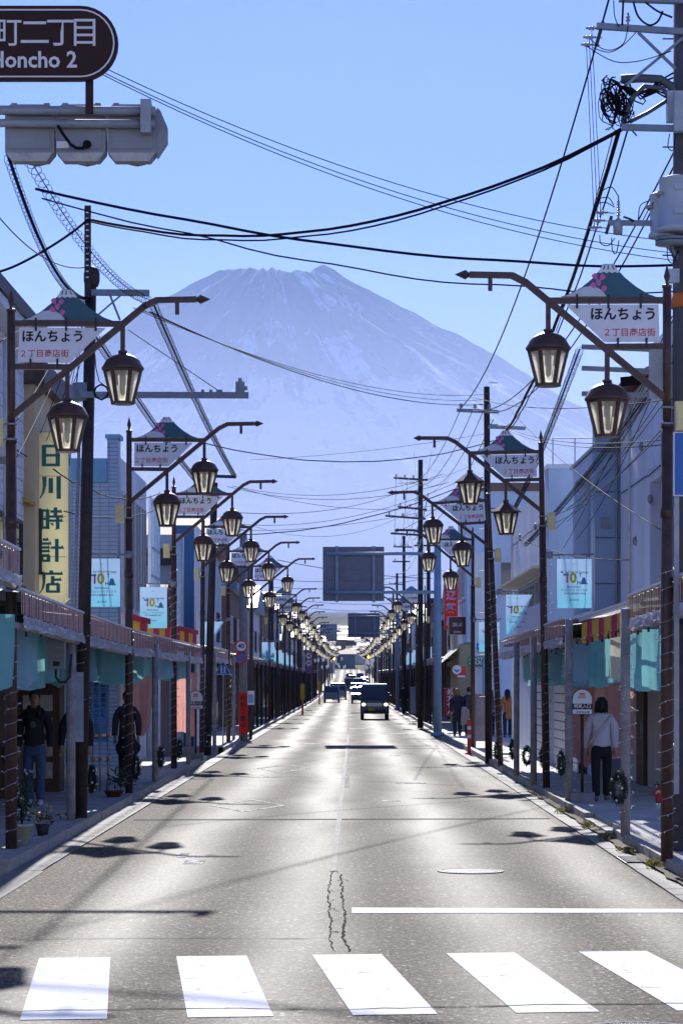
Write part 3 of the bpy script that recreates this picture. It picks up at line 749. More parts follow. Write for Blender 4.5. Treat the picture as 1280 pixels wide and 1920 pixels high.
# ------------------------------------------------------------------ utility poles
def insulator(b, p, d=(0, 0, 1), r=.045, n=3):
    p = Vector(p); d = Vector(d).normalized()
    b.tube(p-d*.03, p+d*.11, .012, .012, 6)
    for k in range(n): b.tube(p+d*(.02+.035*k), p+d*(.045+.035*k), r*(1-.12*k), r*.5, 10)
porc = mat('grey_porcelain', (.36, .36, .40), .3, spec=.6, var=.1)
PY = 26.0; PX = LP(1289, PY)
up = thing('utility_pole', 'tall concrete utility pole at the right edge with transformers and cable coils', 'utility pole', (PX, PY, .12))
U = lambda px, py, dy=0: W(px, py, PY+dy)-Vector((PX, PY, .12))
b = B(); b.tube((0, 0, -.1), (0, 0, 12.5), .185, .15, 16); b.obj('pole', mat('dark_pole_concrete', (.10, .10, .115), .85, var=.2, vs=4, bump=.2), up)
b = B()
for k in range(14): z = 3+k*.6; sg_ = 1 if k % 2 else -1; b.tube((sg_*.15, 0, z), (sg_*.28, 0, z), .009, .009, 5)
b.obj('step', darkmetal, up)
def arm(px0, py0, px1, py1, w=.065, dy=-.16, m=bluesteel):
    b = B(); a, c = U(px0, py0, dy), U(px1, py1, dy); b.bar(a, c, w); return b.obj('crossarm', m, up)
arm(1118, 48, 1300, 60); arm(1160, -6, 1320, 0, .09); arm(1165, 238, 1300, 241); arm(1140, 417, 1300, 419, .055)
for py0, py1 in ((650, 658), (690, 699), (738, 742)): arm(1090, py0, 1300, py1, .05, .45)
arm(1190, 565, 1290, 566, .04, .4)
b = B(); b.bar(U(1196, 60, -.16), U(1266, 128, -.16), .03); b.bar(U(1290, 62, -.14), U(1172, 160, -.14), .03); b.obj('brace', bluesteel, up)
# bent steel bracket that holds the cable coil
b = B(); pts = [U(1162, 152), U(1200, 150), U(1235, 152), U(1255, 165), U(1268, 190)]; b.path([p+Vector((0, -.1, 0)) for p in pts], .05, 8)
pts = [U(1165, 240), U(1180, 190), U(1205, 166), U(1240, 170), U(1262, 205)]; b.path([p+Vector((0, -.12, 0)) for p in pts], .028, 8)
b.path([U(1180, 228, -.1), U(1215, 210, -.1), U(1262, 180, -.1)], .022, 8); b.obj('bracket', mat('dark_bracket', (.09, .10, .12), .5), up)
b = B()
for i in range(30):
    cx, cy = rnd.uniform(1136, 1176), rnd.uniform(166, 226); rx, ry = rnd.uniform(8, 18), rnd.uniform(14, 34)
    ph = rnd.uniform(0, 6); tl = rnd.uniform(-.4, .4); dd = rnd.uniform(-.22, .1)
    pts = [U(cx+rx*math.cos(a)+ry*tl*math.sin(a), min(246, cy+ry*math.sin(a)), dd+.04*math.sin(2*a+ph)) for a in [ph+2*math.pi*k/14*rnd.choice((.75, 1)) for k in range(15)]]
    b.path(pts, rnd.choice((.005, .006, .009)), 5)
for i in range(7):
    pts = [U(1160+i*3, 160+i*3, -.1), U(1185+i*2, 165+2*i, -.12), U(1200+i*4, 185-i*4, -.12), U(1230, 172-i*3, -.12), U(1262, 190-i*9, -.1)]; b.path(pts, .011, 5)
for p in ([U(1138, 140), U(1128, 150), U(1134, 158), U(1160, 156)], [U(1180, 240), U(1190, 250), U(1193, 254)], [U(1188, 188), U(1205, 195), U(1210, 188), U(1206, 184)]): b.path(p, .009, 5)
b.obj('cable_coil', cable, up)
# transformers
tank = mat('transformer_grey', (.46, .52, .58), .5, var=.1, vs=3)
for px, py, dy, h_, r in ((1268, 430, -.35, .52, .19), (1240, 442, -.12, .42, .13)):
    p = U(px, py, dy); b = B(); b.lathe([(r*1.12, -.02), (r*1.12, .02), (r, .03), (r, h_), (r*1.06, h_+.01), (r*1.06, h_+.03), (r*.6, h_+.06), (0, h_+.07)], 24, p)
    tr = b.obj('transformer', tank, up)
    b = B()
    for k in range(3):
        a = math.pi*(.85+.15*k); q = p+Vector((r*math.cos(a), r*math.sin(a)-.02, h_*.72)); b.tube(q, q+Vector((-.05, -.02, .015)), .022, .016, 8)
    b.obj('bushing', porc, tr)
    b = B()
    for z in (.14, .40): b.box(p.x-.05, p.x+.05, p.y-r-.02, p.y-r+.03, p.z+z, p.z+z+.06)
    b.obj('lug', tank, tr)
b = B()
for py in (449, 456): q = U(1262, py, -.25); b.lathe([(.2, -.012), (.2, .012)], 20, q)
b.path([U(1238, 452, -.2), U(1250, 458, -.2), U(1268, 478, -.1), U(1282, 500)], .03, 8); b.obj('platform', bluesteel, up)
b = B()
for px, py, d in ((1108, 52, (-1, 0, 0)), (1103, 69, (-1, 0, 0)), (1099, 83, (-1, 0, 0)), (1177, 42, (0, 0, 1)), (1126, 398, (-1, 0, 0)), (1120, 413, (-1, 0, 0)), (1114, 426, (-1, 0, 0))):
    insulator(b, U(px, py, -.16)+Vector((.05 if d[0] else 0, 0, 0)), d, .03, 2)
    if d[0]: b.tube(U(px+4, py, -.16), U(px+26, py+1, -.16), .007, .007, 5)
for k in range(6): b.lathe([(.016, 0), (.03-.002*k, .006), (.014, .018)], 10, U(1159, 404-k*5, -.16))
b.tube(U(1159, 412, -.16), U(1159, 366, -.16), .013, .008, 8); b.lathe([(.05, -.11), (.055, 0), (.03, .06)], 12, U(1158, 420, -.16)); b.obj('insulator', porc, up)
b = B(); b.bar(U(1130, 40, -.16), U(1117, 86, -.16), .04); b.bar(U(1146, 405, -.16), U(1136, 438, -.16), .035); b.obj('insulator_bracket', darkmetal, up)
b = B()
for pts in ([(1177, 48), (1170, 78), (1150, 92), (1128, 90), (1106, 72)], [(1192, 60), (1165, 86), (1140, 97), (1110, 88)], [(1258, 95), (1200, 113), (1150, 114), (1100, 86)], [(1187, 3), (1196, 30), (1215, 46), (1232, 40), (1242, 20)],
            [(1210, 4), (1232, 20), (1260, 32)], [(1168, 0), (1166, 46)], [(1150, 0), (1152, 30), (1160, 50)], [(1124, 360), (1145, 350), (1158, 366)], [(1122, 372), (1140, 370), (1150, 384)], [(1121, 381), (1135, 379), (1152, 388)],
            [(1124, 440), (1126, 456), (1140, 460), (1152, 446)], [(1146, 445), (1148, 470), (1155, 474), (1160, 450)], [(1168, 406), (1180, 410), (1188, 414)], [(1196, 412), (1200, 385), (1216, 376)], [(1205, 412), (1220, 385), (1232, 372)], [(1255, 250), (1252, 275), (1262, 280), (1266, 250)], [(1250, 460), (1252, 486), (1262, 492), (1270, 470)], [(1256, 458), (1262, 484), (1272, 470)]):
    P = [U(x, y, -.2) for x, y in pts]
    sm = [P[0]]
    for i in range(len(P)-1):
        a = P[max(i-1, 0)]; b0 = P[i]; c_ = P[i+1]; d_ = P[min(i+2, len(P)-1)]
        for k in range(1, 6):
            t_ = k/5; sm.append(.5*((2*b0)+(c_-a)*t_+(2*a-5*b0+4*c_-d_)*t_*t_+(3*b0-a-3*c_+d_)*t_**3))
    b.path(sm, .012 if pts[0][0] in (1187, 1210, 1168) else .006, 5)
b.obj('jumper_wire', cable, up)
b = B(); p = U(1280, 195, -.28); b.box(p.x-.1, p.x+.06, p.y-.05, p.y+.05, p.z-.30, p.z+.14); p = U(1256, 200, -.1); b.box(p.x-.04, p.x+.05, p.y-.05, p.y+.05, p.z-.17, p.z+.17); b.obj('closure_box', mat('pale_box', (.42, .47, .52), .5), up)
p = U(1262, 525, -.22); b = B(); b.box(p.x-.07, p.x+.06, p.y-.05, p.y+.05, p.z-.03, p.z+.12); b.obj('meter_box', mat('pale_box'), up)
b = B(); b.tube((0, 0, U(0, 578).z), (0, 0, U(0, 552).z), .184, .184, 16); b.obj('warning_band', mat('orange_band', (.6, .16, .04), .6), up)
p = U(1275, 700, .4); b = B(); b.box(p.x-.35, p.x+.3, p.y, p.y+.04, p.z-.28, p.z+.3); b.obj('back_board', mat('pale_box'), up)
p = U(1187, 714, .4); b = B(); b.tube((p.x-.14, p.y, p.z-.01), (p.x+.08, p.y, p.z+.01), .055, .055, 10); b.obj('cable_joint', cable, up)

def simple_pole(label, px, Y, ptop, r, arms=(), m=brown2, lean=0, group=None, steps=False, x=None):
    x = LP(px, Y) if x is None else x; z = .12+rz(Y)
    t = thing('utility_pole', label, 'utility pole', (x, Y, z), group=group)
    h_ = W(0, ptop, Y).z-z
    b = B(); b.tube((0, 0, -.1), (lean, 0, h_), r, r*.8, 12); b.obj('pole', m, t)
    if steps:
        b = B()
        for k in range(int(h_/.5)): b.tube((-.22 if k % 2 else .22, 0, 1+k*.5), (0, 0, 1+k*.5), .01, .01, 5)
        b.obj('step', darkmetal, t)
    for px0, py0, px1, py1, ins in arms:
        a = W(px0, py0, Y-.15)-Vector((x, Y, z)); c_ = W(px1, py1, Y-.15)-Vector((x, Y, z))
        b = B(); b.bar(a, c_, .08); ca_ = b.obj('crossarm', bluesteel if Y < 60 else darkmetal, t)
        for k in range(ins):
            b = B(); q = a.lerp(c_, (k+.3)/ins if ins > 1 else .05); insulator(b, q+Vector((0, 0, .05)), (0, 0, 1), .06, 3); b.obj('insulator', porc, ca_)
    return t
lp1 = simple_pole('dark brown utility pole beside the cream vertical shop sign', 150, 32, 532, .095, ((172, 548, 280, 549, 0), (150, 740, 466, 741, 0)), lean=.15)
V = lambda px, py, dy=0: W(px, py, 32+dy)-Vector((LP(150, 32), 32, .12))
b = B(); b.box(V(160, 0).x, V(172, 0).x, -.12, -.08, V(0, 560).z, V(0, 388).z); st = b.obj('steel_strap', brown2, lp1)
b = B()
for k in range(12): z = V(0, 400+k*11).z; b.box(V(163, 0).x, V(168, 0).x, -.125, -.1205, z-.018, z)
b.obj('slot', signwhite, st)
b = B(); p = V(172, 520); b.lathe([(.09, -.12), (.11, -.05), (.11, .06), (.09, .12), (.03, .15)], 12, p); b.obj('pole_cap', brown2, lp1)
b = B(); b.bar(V(205, 550, -.15), V(225, 600, -.15), .03); b.bar(V(172, 600, -.1), V(228, 552, -.15), .02); b.obj('brace', bluesteel, lp1)
b = B(); p = V(450, 727, -.15); b.box(p.x-.06, p.x+.06, p.y-.05, p.y+.05, p.z-.08, p.z+.08); b.box(p.x-.025, p.x+.025, p.y-.03, p.y+.03, p.z+.08, p.z+.13); b.box(p.x+.06, p.x+.1, p.y-.03, p.y+.03, p.z-.03, p.z+.02); b.obj('sensor', bluesteel, lp1)
b = B(); p = V(415, 738, -.15)
for px in (380, 395, 408, 414): q = V(px, 736, -.15); b.box(q.x-.02, q.x+.02, q.y-.03, q.y+.03, q.z, q.z+.04)
b.obj('fitting', bluesteel, lp1)
b = B(); q = V(190, 735, -.2); b.path([(q.x+.10*math.cos(a), q.y+.02*math.sin(3*a), q.z+.10*math.sin(a)) for a in [2*math.pi*k/24*3 for k in range(25)]], .014, 6)
b.path([V(178, 665, -.1), V(180, 690, -.15), V(186, 715, -.2), V(195, 722, -.2)], .007, 5); b.obj('cable_coil', cable, lp1)
b = B(); b.lathe([(.12, -.12), (.12, .12)], 12, V(152, 735)+Vector((0, 0, 0))); b.box(V(145, 0).x-.1, V(145, 0).x, -.08, .1, V(0, 748).z, V(0, 722).z); b.obj('clamp', bluesteel, lp1)
b = B(); b.box(-.085, .06, -.112, -.095, 1.05, 2.0); b.obj('cover_strip', mat('pale_blue_cover', (.36, .42, .52), .6, var=.2), lp1)
b = B(); b.tube((-.13, -.03, 1.0), (.0, -.03, V(0, 790).z), .022, .022, 8); b.obj('conduit', galv, lp1)
simple_pole('dark utility pole beside the fourth left lamp, with short top crossarm', 388, 62.5, 905, .11, ((405, 893, 442, 894, 0),), lean=.2)
p455 = simple_pole('grey pole carrying the round traffic signs and red work notice', 456, 76.6, 1000, .15, (), conc)
simple_pole('dark utility pole behind the third right lamp with three-insulator crossarm', 926, 56, 725, .09, ((856, 769, 935, 772, 3), (915, 800, 985, 803, 0)), steps=True, lean=-.05, x=LP(916, 56))
GP = 'utility poles down the right side'
simple_pole('pointed utility pole above the big blue-grey sign back, stacked crossarms', 788, 98, 862, .125, ((738, 896, 802, 900, 4), (745, 950, 800, 956, 3), (722, 967, 798, 973, 3), (732, 1000, 800, 1004, 2)), darkmetal, group=GP)
for px, Y, pt, la in ((757, 140, 1005, 'slim utility pole just right of the large sign back, two crossarms'), (803, 112, 975, 'short utility pole behind the pointed pole, right of it'), (744, 190, 1075, 'small far utility pole right of the second sign back'), (737, 240, 1105, 'smallest utility pole near the end of the right row')):
    simple_pole(la, px, Y, pt, .11, ((px-28*100/Y, pt+20, px+22*100/Y, pt+21, 3), (px-30*100/Y, pt+48, px+16*100/Y, pt+48, 2)), darkmetal, group=GP)
for px, Y, la in ((508, 118, 'utility pole rising among the third-block lamps on the left'), (560, 180, 'slender far utility pole on the left beyond the red signs'), (589, 260, 'smallest far utility pole on the left row')):
    simple_pole(la, px, Y, 1277-6.0*F/Y, .15, ((px-16*100/Y, 1277-5.7*F/Y, px+25*100/Y, 1277-5.7*F/Y, 2),), darkmetal, group='utility poles down the left side')

# ------------------------------------------------------------------ overhead wires
def wire(label, a, b_, sag, r=.008, wav=0, n=24, group=None, name='overhead_wire'):
    pts = catenary(a, b_, sag, n)
    if wav: pts = [p+Vector((0, 0, wav*noise.noise(p*.9))) for p in pts]
    b = B(); b.path(pts, r, 5); return tag(b.obj(name, cable), label, 'wire', group)
def spiral(label, a, b_, sag, r=.012, R_=.055, pitch=.16):
    t = thing('wrapped_cable', label, 'cable', a); a = Vector(a); n = 30
    base = catenary((0, 0, 0), Vector(b_)-a, sag, n)
    B().path(base, r, 6).obj('cable', cable, t)
    b = B(); Ln = (Vector(b_)-a).length; m = int(Ln/pitch*9); pts = []
    for i in range(m+1):
        u = i/m*n; k = min(int(u), n-1); p = base[k].lerp(base[k+1], u-k); an = 2*math.pi*i/9+rnd.uniform(-.25, .25)
        pts.append(p+Vector((math.cos(an)*R_, 0, math.sin(an)*R_-.02)))
    b.path(pts, .0035, 3); b.obj('spiral_hanger', cable, t); return t
wire('thick black cable bundle sagging from the right coil to the left strap', W(1168, 243, 25.9), W(166, 408, 31.8), .62, .019, .04)
wire('second cable lashed under the thick bundle from the right coil', W(1168, 246, 25.95), W(166, 411, 31.9), .66, .012, .05)
wire('black cable bundle leaving the left strap for the left edge', W(166, 408, 31.8), W(-160, 505, 30), .35, .018, .04)
wire('long black cable across the sky, upper of the two above the mountain', W(66, 352, 25), W(1330, 497, 27), .25, .016, .02)
wire('thinner wavy cable across the sky, lower of the two above the mountain', W(78, 368, 25), W(1330, 548, 27), .30, .009, .05)
for k, (dy0, dy1) in enumerate(((0, 0), (3, 14), (-7, -22))):
    wire(['middle', 'lowest', 'uppermost'][k]+' of three thin parallel wires from behind the name sign down to the right pole', W(-40, 12+dy0, 22), W(1300, 478+dy1, 26.2), .42, .005, group='three thin parallel wires across the top')
wire('knotted black wire from the top right arm down to the middle crossarm', W(1146, -20, 25.8), W(860, 768, 55.8), .8, .012, .0)
wire('black wire from the upper right pole to the middle of the crossarm', W(1290, 230, 26), W(885, 770, 55.8), .9, .011)
wire('black wire from the right pole to the inner end of the crossarm', W(1290, 255, 26), W(908, 771, 55.8), .9, .011)
for k in range(3):
    wire(['right', 'middle', 'left'][k]+' one of three thin upright drop wires beside the right pole', W(1109-5*k, 55+14*k, 25.84), W(1126-6*k, 400+13*k, 25.84), .0, .004, group='three thin drop wires by the right pole')
wire('heavy dark cable bundle descending from the right coil to the middle pole', W(1160, 248, 25.9), W(926, 832, 55.8), .6, .026, .05)
wire('slack cable lashed beside the heavy descending bundle', W(1176, 248, 25.9), W(930, 828, 55.8), .65, .011, .06)
wire('fine wire left of the heavy descending bundle', W(1150, 246, 25.9), W(935, 800, 55.8), .9, .006)
spiral('right spiral-wrapped cable running behind the first right lanterns', W(1300, 620, 27), W(985, 1020, 62), .15)
spiral('upper spiral-wrapped cable between the right lamp and blue buildings', W(1086, 655, 31), W(960, 960, 66), .15)
spiral('spiral-wrapped cable from the traffic signal to the left pole crossarm', W(52, 290, 22), W(282, 562, 31.9), .25, .006, .06, .22)
spiral('dark spiral-wrapped bundle from the traffic signal to the left pole', W(15, 290, 22), W(165, 560, 31.9), .35, .018, .045, .14)
spiral('spiral-wrapped cable from the left crossarm down to the far left pole', W(288, 570, 31.9), W(440, 892, 62.4), .12, .014, .06)
spiral('spiral-wrapped cable below the left pole passing behind the upper lantern', W(176, 625, 32), W(398, 935, 62.4), .12, .014, .06)
for k, (a, c_) in enumerate(((585, 738), (588, 748), (592, 757))):
    wire(['uppermost', 'middle', 'lowest'][k]+' of three thin wires crossing before the mountain', W(250+15*k, a-8, 31.9), W(920, c_, 55.9), .42, .006 if k < 2 else .009, group='three thin wires crossing before the mountain')
wire('stay wire slanting from the first left lamp to the sensor arm', W(240, 618, 31.8), W(415, 736, 31.85), 0, .006)
wire('black cable hanging below the mountain between left lanterns and middle pole', W(385, 832, 45), W(925, 826, 55.8), .42, .012, .02)
wire('thin cord with small clip above the hanging black cable', W(470, 862, 60), W(915, 812, 56), .1, .005)
wire('thick dark cable from the left lamps up to the third right lamp', W(440, 1002, 62), W(905, 895, 56), .35, .013, .02)
wire('cable from the left row up to the pointed right pole', W(430, 960, 62), W(800, 898, 98), .5, .010)
wire('thin cable under the thick dark one, left to right', W(470, 985, 80), W(790, 945, 98), .8, .007)
for k, (px, py) in enumerate(((862, 770), (885, 771), (905, 772))): wire(['left', 'middle', 'right'][k]+' of three wires between the middle and pointed utility poles', W(px, py, 55.8), W(742+22*k, 893+2*k, 97.8), .9, .009, group='three wires between two right poles')
for k in range(3): wire(['left', 'middle', 'right'][k]+' of three wires beyond the pointed utility pole', W(742+22*k, 893+2*k, 97.8), W(738+9*k, 1022, 139.8), .9, .009, group='three wires beyond the pointed pole')
wire('festooned white-hung wire from the left lamps to the sign back', W(520, 1050, 82), W(810, 1085, 84), .12, .012)
wire('wire from the left row to the blue column, lower', W(495, 1085, 90), W(830, 1070, 90), .25, .010)
for k in range(7):
    Y = 105+k*22; wire('thin distant wire strung across the far street', W(VX-3.6*F/Y, 1277-(4.2+.3*(k % 3))*F/Y, Y), W(VX+3.4*F/Y, 1277-(4.6-.3*(k % 2))*F/Y, Y+8), .25, .012, group='thin distant wires across the far street')
for k, (a, c_) in enumerate((((0, 540, 30), (60, 600, 40)), ((0, 640, 30), (110, 560, 36)), ((30, 790, 32), (118, 640, 40)), ((30, 860, 32), (125, 660, 42)), ((22, 660, 30), (70, 610, 40)))):
    wire('short service wire tangled before the left white facade', W(*a), W(*c_), .05, .007, group='service wires before the left facades')
wire('insulated service wire with a grey joint at the left edge', W(-30, 370, 26), W(165, 500, 31.9), .25, .008)
wire('cable crossing before the blue tiled building', W(100, 880, 34), W(300, 925, 50), .25, .011, .03)
wire('second cable crossing before the blue tiled building, rising right', W(120, 960, 34), W(390, 880, 62), .5, .009, .03)
for k, (a, c_) in enumerate((((1280, 745, 26), (880, 742, 56)), ((1280, 820, 27), (945, 800, 56)), ((1280, 830, 27), (950, 806, 56)), ((1250, 1000, 30), (950, 760, 56)), ((1180, 1050, 36), (940, 990, 56)))):
    wire('service wire from the right buildings to the middle pole', W(*a), W(*c_), .2, .007, group='service wires on the right')

g4 = random.Random(11)
for k in range(9):
    wire('slack drop wire between the right pole and the right shops', W(g4.uniform(1255, 1285), g4.uniform(590, 790), 26.4), (4.80, g4.uniform(46.5, 58), g4.uniform(4.9, 6.3)), g4.uniform(.05, .35), .006, group='slack drop wires on the right')
for k in range(6):
    wire('slack drop wire between the left pole and the left shops', W(g4.uniform(155, 172), g4.uniform(560, 660), 32), (-5.38, g4.uniform(40.6, 44.8), g4.uniform(4.4, 6.8)), g4.uniform(.05, .25), .006, group='slack drop wires on the left')
for k in range(10):
    wire('thin wire among the mid-distance right poles', W(g4.uniform(740, 800), g4.uniform(900, 1060), 98), W(g4.uniform(725, 925), g4.uniform(780, 1080), g4.choice((56, 112, 140))), g4.uniform(.1, .8), .010, group='thin wires among the mid-distance poles')
for k in range(5):
    wire('thin wire crossing over the middle of the street', W(g4.uniform(390, 450), g4.uniform(900, 1060), g4.uniform(60, 76)), W(g4.uniform(800, 930), g4.uniform(880, 1060), g4.uniform(56, 84)), g4.uniform(.2, .6), .007, group='thin wires over the middle of the street')
# ------------------------------------------------------------------ overhead direction signs, backs to us
def sign_back(label, Y, x0, x1, y0, y1, cpx, ctop):
    cx = LP(cpx, Y); t = thing('overhead_sign', label, 'road sign', (cx, Y, .12+rz(Y)))
    U_ = lambda px, py: W(px, py, Y)-Vector((cx, Y, .12+rz(Y)))
    h_ = U_(0, ctop).z; b = B(); b.tube((0, 0, -.1), (0, 0, h_), .15, .12, 16); b.lathe([(.24, -.06), (.24, .06), (.16, .1)], 16); b.obj('column', bluegrey, t)
    a, c_ = U_(x0, y1), U_(x1, y0)
    b = B(); b.box(a.x, c_.x, .06, .08, a.z, c_.z); pn = b.obj('panel', mat('sign_back_grey', (.15, .165, .20), .5, var=.12, vs=2), t)
    for u in (.23, .83):
        xx = a.x+(c_.x-a.x)*u; B().box(xx-.05, xx+.05, -.02, .06, a.z-.04, c_.z+.02).obj('rib', bluesteel, pn)
    for k in range(4):
        zz = a.z+(c_.z-a.z)*(.2+.2*k); B().box(a.x+.02, c_.x-.02, .035, .06, zz-.03, zz+.03).obj('stiffener', mat('sign_back_grey'), pn)
    for f in (.13, .84):
        z = c_.z+(a.z-c_.z)*f; B().tube((a.x+.1, -.06, z), (0, -.06, z), .06, .06, 10).obj('boom', bluegrey, t)
sign_back('large blue-grey direction sign seen from behind, hung on a blue column', 82, 605, 720, 1025, 1127, 820, 1000)
sign_back('smaller overhead sign seen from behind, below and right of the large one', 157, 652, 712, 1150, 1195, 745, 1135)

# ------------------------------------------------------------------ buildings
glass = mat('dark_window_glass', (.05, .06, .08), .08, spec=.7, var=.1, vs=1)
frame_w = mat('window_frame_white', (.62, .63, .66), .5, var=.08); frame_d = mat('window_frame_dark', (.06, .05, .05), .5, var=.1)
wood = mat('dark_wood', (.11, .055, .03), .6, var=.35, vs=4, streak=.15)
def windowx(par, x, sgn, y0, y1, z0, z1, fm=frame_w, mull=1):
    """window in a wall whose plane is x; sgn = direction of its outward normal"""
    b = B(); d0, d1 = sorted((x-sgn*.02, x+sgn*.05)); t_ = .06
    b.box(d0, d1, y0, y1, z0, z0+t_); b.box(d0, d1, y0, y1, z1-t_, z1); b.box(d0, d1, y0, y0+t_, z0+t_, z1-t_); b.box(d0, d1, y1-t_, y1, z0+t_, z1-t_)
    for k in range(1, mull+1): yy = y0+(y1-y0)*k/(mull+1); b.box(d0, d1, yy-.03, yy+.03, z0+t_, z1-t_)
    w = b.obj('window', fm, par)
    q0, q1 = sorted((x+sgn*.004, x+sgn*.015)); B().box(q0, q1, y0+t_*.5, y1-t_*.5, z0+t_*.5, z1-t_*.5).obj('pane', glass, w)
    s0, s1 = sorted((x-sgn*.02, x+sgn*.09)); B().box(s0, s1, y0-.05, y1+.05, z0-.05, z0).obj('sill', fm, w); return w
def windowy(par, y, x0, x1, z0, z1, fm=frame_w, mull=1):
    b = B(); d0, d1 = y-.05, y+.02; t_ = .06
    b.box(x0, x1, d0, d1, z0, z0+t_); b.box(x0, x1, d0, d1, z1-t_, z1); b.box(x0, x0+t_, d0, d1, z0+t_, z1-t_); b.box(x1-t_, x1, d0, d1, z0+t_, z1-t_)
    for k in range(1, mull+1): xx = x0+(x1-x0)*k/(mull+1); b.box(xx-.03, xx+.03, d0, d1, z0+t_, z1-t_)
    w = b.obj('window', fm, par); B().box(x0+t_*.5, x1-t_*.5, y-.015, y-.004, z0+t_*.5, z1-t_*.5).obj('pane', glass, w); return w
def building(label, loc): return thing('building', label, 'building', loc)
def wallm(name, c, streak=.22, var=.2): return mat(name, c, .85, spec=.2, var=var, vs=.9, streak=streak, bump=.12, bs=25)

# left: white boarded house at the frame edge
t = building('white boarded house with dark eaves at the left edge', (-5.55, 20, 0))
B().box(-5, -.03, 0, 20, -.1, 7.75).obj('wall', wallm('pale_siding', (.74, .76, .82)), t)
bmh = B().box(-.03, .0, 0, 20, .006, .192).mesh('siding_board', wallm('pale_siding', (.74, .76, .82)))
for k in range(23): link('siding_board', bmh, t, (rnd.uniform(-.006, .006), 0, 3.2+k*.2))
b = B(); b.box(-5, .45, -.3, 20.2, 7.76, 7.98); b.obj('roof', brown2, t)
b = B(); b.box(.0, .4, -.3, 20.1, 7.6, 7.755); b.obj('eave', wallm('pale_siding', (.74, .76, .82)), t)
for k, y in enumerate((16.9, 18.6)):
    windowx(t, 0, 1, y, y+1, 3.6, 4.7, frame_d, 0)
B().box(-.5, -.02, 12, 19.9, .1, 3.1).obj('shopfront', wood, t)
# left: beige watch shop
beige = wallm('beige_render', (.72, .58, .38)); cap = mat('dark_brown_parapet', (.06, .045, .05), .6, var=.2)
t = building('beige shop with dark brown parapet behind the cream vertical sign', (-5.4, 40.3, 0))
b = B(); b.box(-5, 0, 0, 4.8, 2.9, 7.1); b.obj('wall', beige, t)
b = B(); b.box(-5.1, .18, -.1, 4.9, 7.1, 7.5); b.obj('parapet', cap, t)
b = B(); b.box(-5, -.06, .05, 4.8, -.1, 2.9); b.obj('ground_floor', beige, t)
b = B(); b.prism([(-1.2, 5.6), (.02, 5.05), (.02, 5.0), (-1.2, 5.45)], -.5, -.02); b.obj('canopy', mat('ochre_canopy', (.55, .34, .08), .7), t)
windowx(t, 0, 1, .5, 1.9, 3.9, 5.0, frame_d, 1); windowx(t, 0, 1, 2.5, 4.3, 3.9, 5.0, frame_d, 1); windowx(t, -.06, 1, 1.2, 4.4, .9, 2.3, frame_w, 3)
d = B().box(-.06, .0, .1, 1.0, .1, 2.2).obj('door', wood, t); B().box(.0, .04, .85, .9, 1.0, 1.25).obj('handle', galv, d)
b = B(); b.box(-.5, .5, -.6, .05, .1, 1.95); b.box(-.6, .02, -2.8, -.6, .1, .95); b.obj('display_case', wood, t)
for k in range(3):
    for j in range(4): B().box(-.4+k*.28, -.18+k*.28, -.63, -.602, .35+j*.38, .62+j*.38).obj('card', mat('display_cards', (.55, .50, .40), .6, var=.3, vs=12), t)
# cream sign with green brush lettering
t = thing('shop_sign', 'tall cream vertical shop sign with five green characters', 'sign', (LP(97.5, 41), 41, 0))
z1, z0 = W(0, 812, 41).z, W(0, 1133, 41).z; hw = .303
cs = mat('cream_sign_face', (.94, .89, .66), .45, var=.10, vs=1.6, streak=.4, kind='cloth', alpha=.6)
B().prism([(-hw, z1), (-hw, z0+.12), (-hw+.0, z0+.12), (hw-.12, z0), (hw, z0+.10), (hw, z1)][::-1], -.14, .14).obj('case', cs, t)
b = B(); b.box(-hw-.012, -hw-.0005, -.15, .15, z0+.12, z1+.01); b.box(hw+.0005, hw+.012, -.15, .15, z0+.1, z1+.01); b.box(-hw, hw, -.15, .15, z1+.0005, z1+.012); b.obj('edge_trim', galv, t)
for k in range(1, 4):
    zz = z1+(z0-z1)*(.02+.235*k); B().box(-hw, hw*.85, -.1415, -.1403, zz-.004, zz+.004).obj('panel_joint', mat('rust_line', (.16, .08, .03), .8), t)
b = B(); GLY = {
 '日': dict(V=[(.2, .04, .96), (.8, .04, .96)], H=[(.92, .2, .8), (.52, .2, .8), (.1, .2, .8)]),
 '川': dict(V=[(.5, .25, .9), (.84, .0, .97)], H=[], C=[[(.22, .96), (.22, .55), (.16, .25), (.03, .02)]]),
 '時': dict(V=[(.1, .06, .9), (.36, .06, .9), (.7, .58, 1.0), (.8, .06, .58)], H=[(.86, .1, .36), (.5, .1, .36), (.12, .1, .36), (.82, .48, .95), (.60, .42, 1.0), (.42, .42, .98)], C=[[(.8, .1), (.7, .02)], [(.52, .32), (.6, .2)]]),
 '計': dict(V=[(.1, .0, .3), (.4, .0, .3), (.76, .0, 1.0)], H=[(.97, .15, .36), (.80, .02, .48), (.63, .08, .42), (.47, .08, .42), (.28, .1, .4), (.05, .1, .4), (.62, .5, 1.02)]),
 '店': dict(V=[(.52, .88, 1.0), (.58, .42, .76), (.36, .04, .42), (.82, .04, .42)], H=[(.86, .15, .98), (.60, .58, .92), (.40, .36, .82), (.08, .36, .82)], C=[[(.2, .86), (.2, .5), (.14, .2), (.0, .0)]])}
teal = mat('teal_letters', (.02, .20, .19), .4, var=.12)
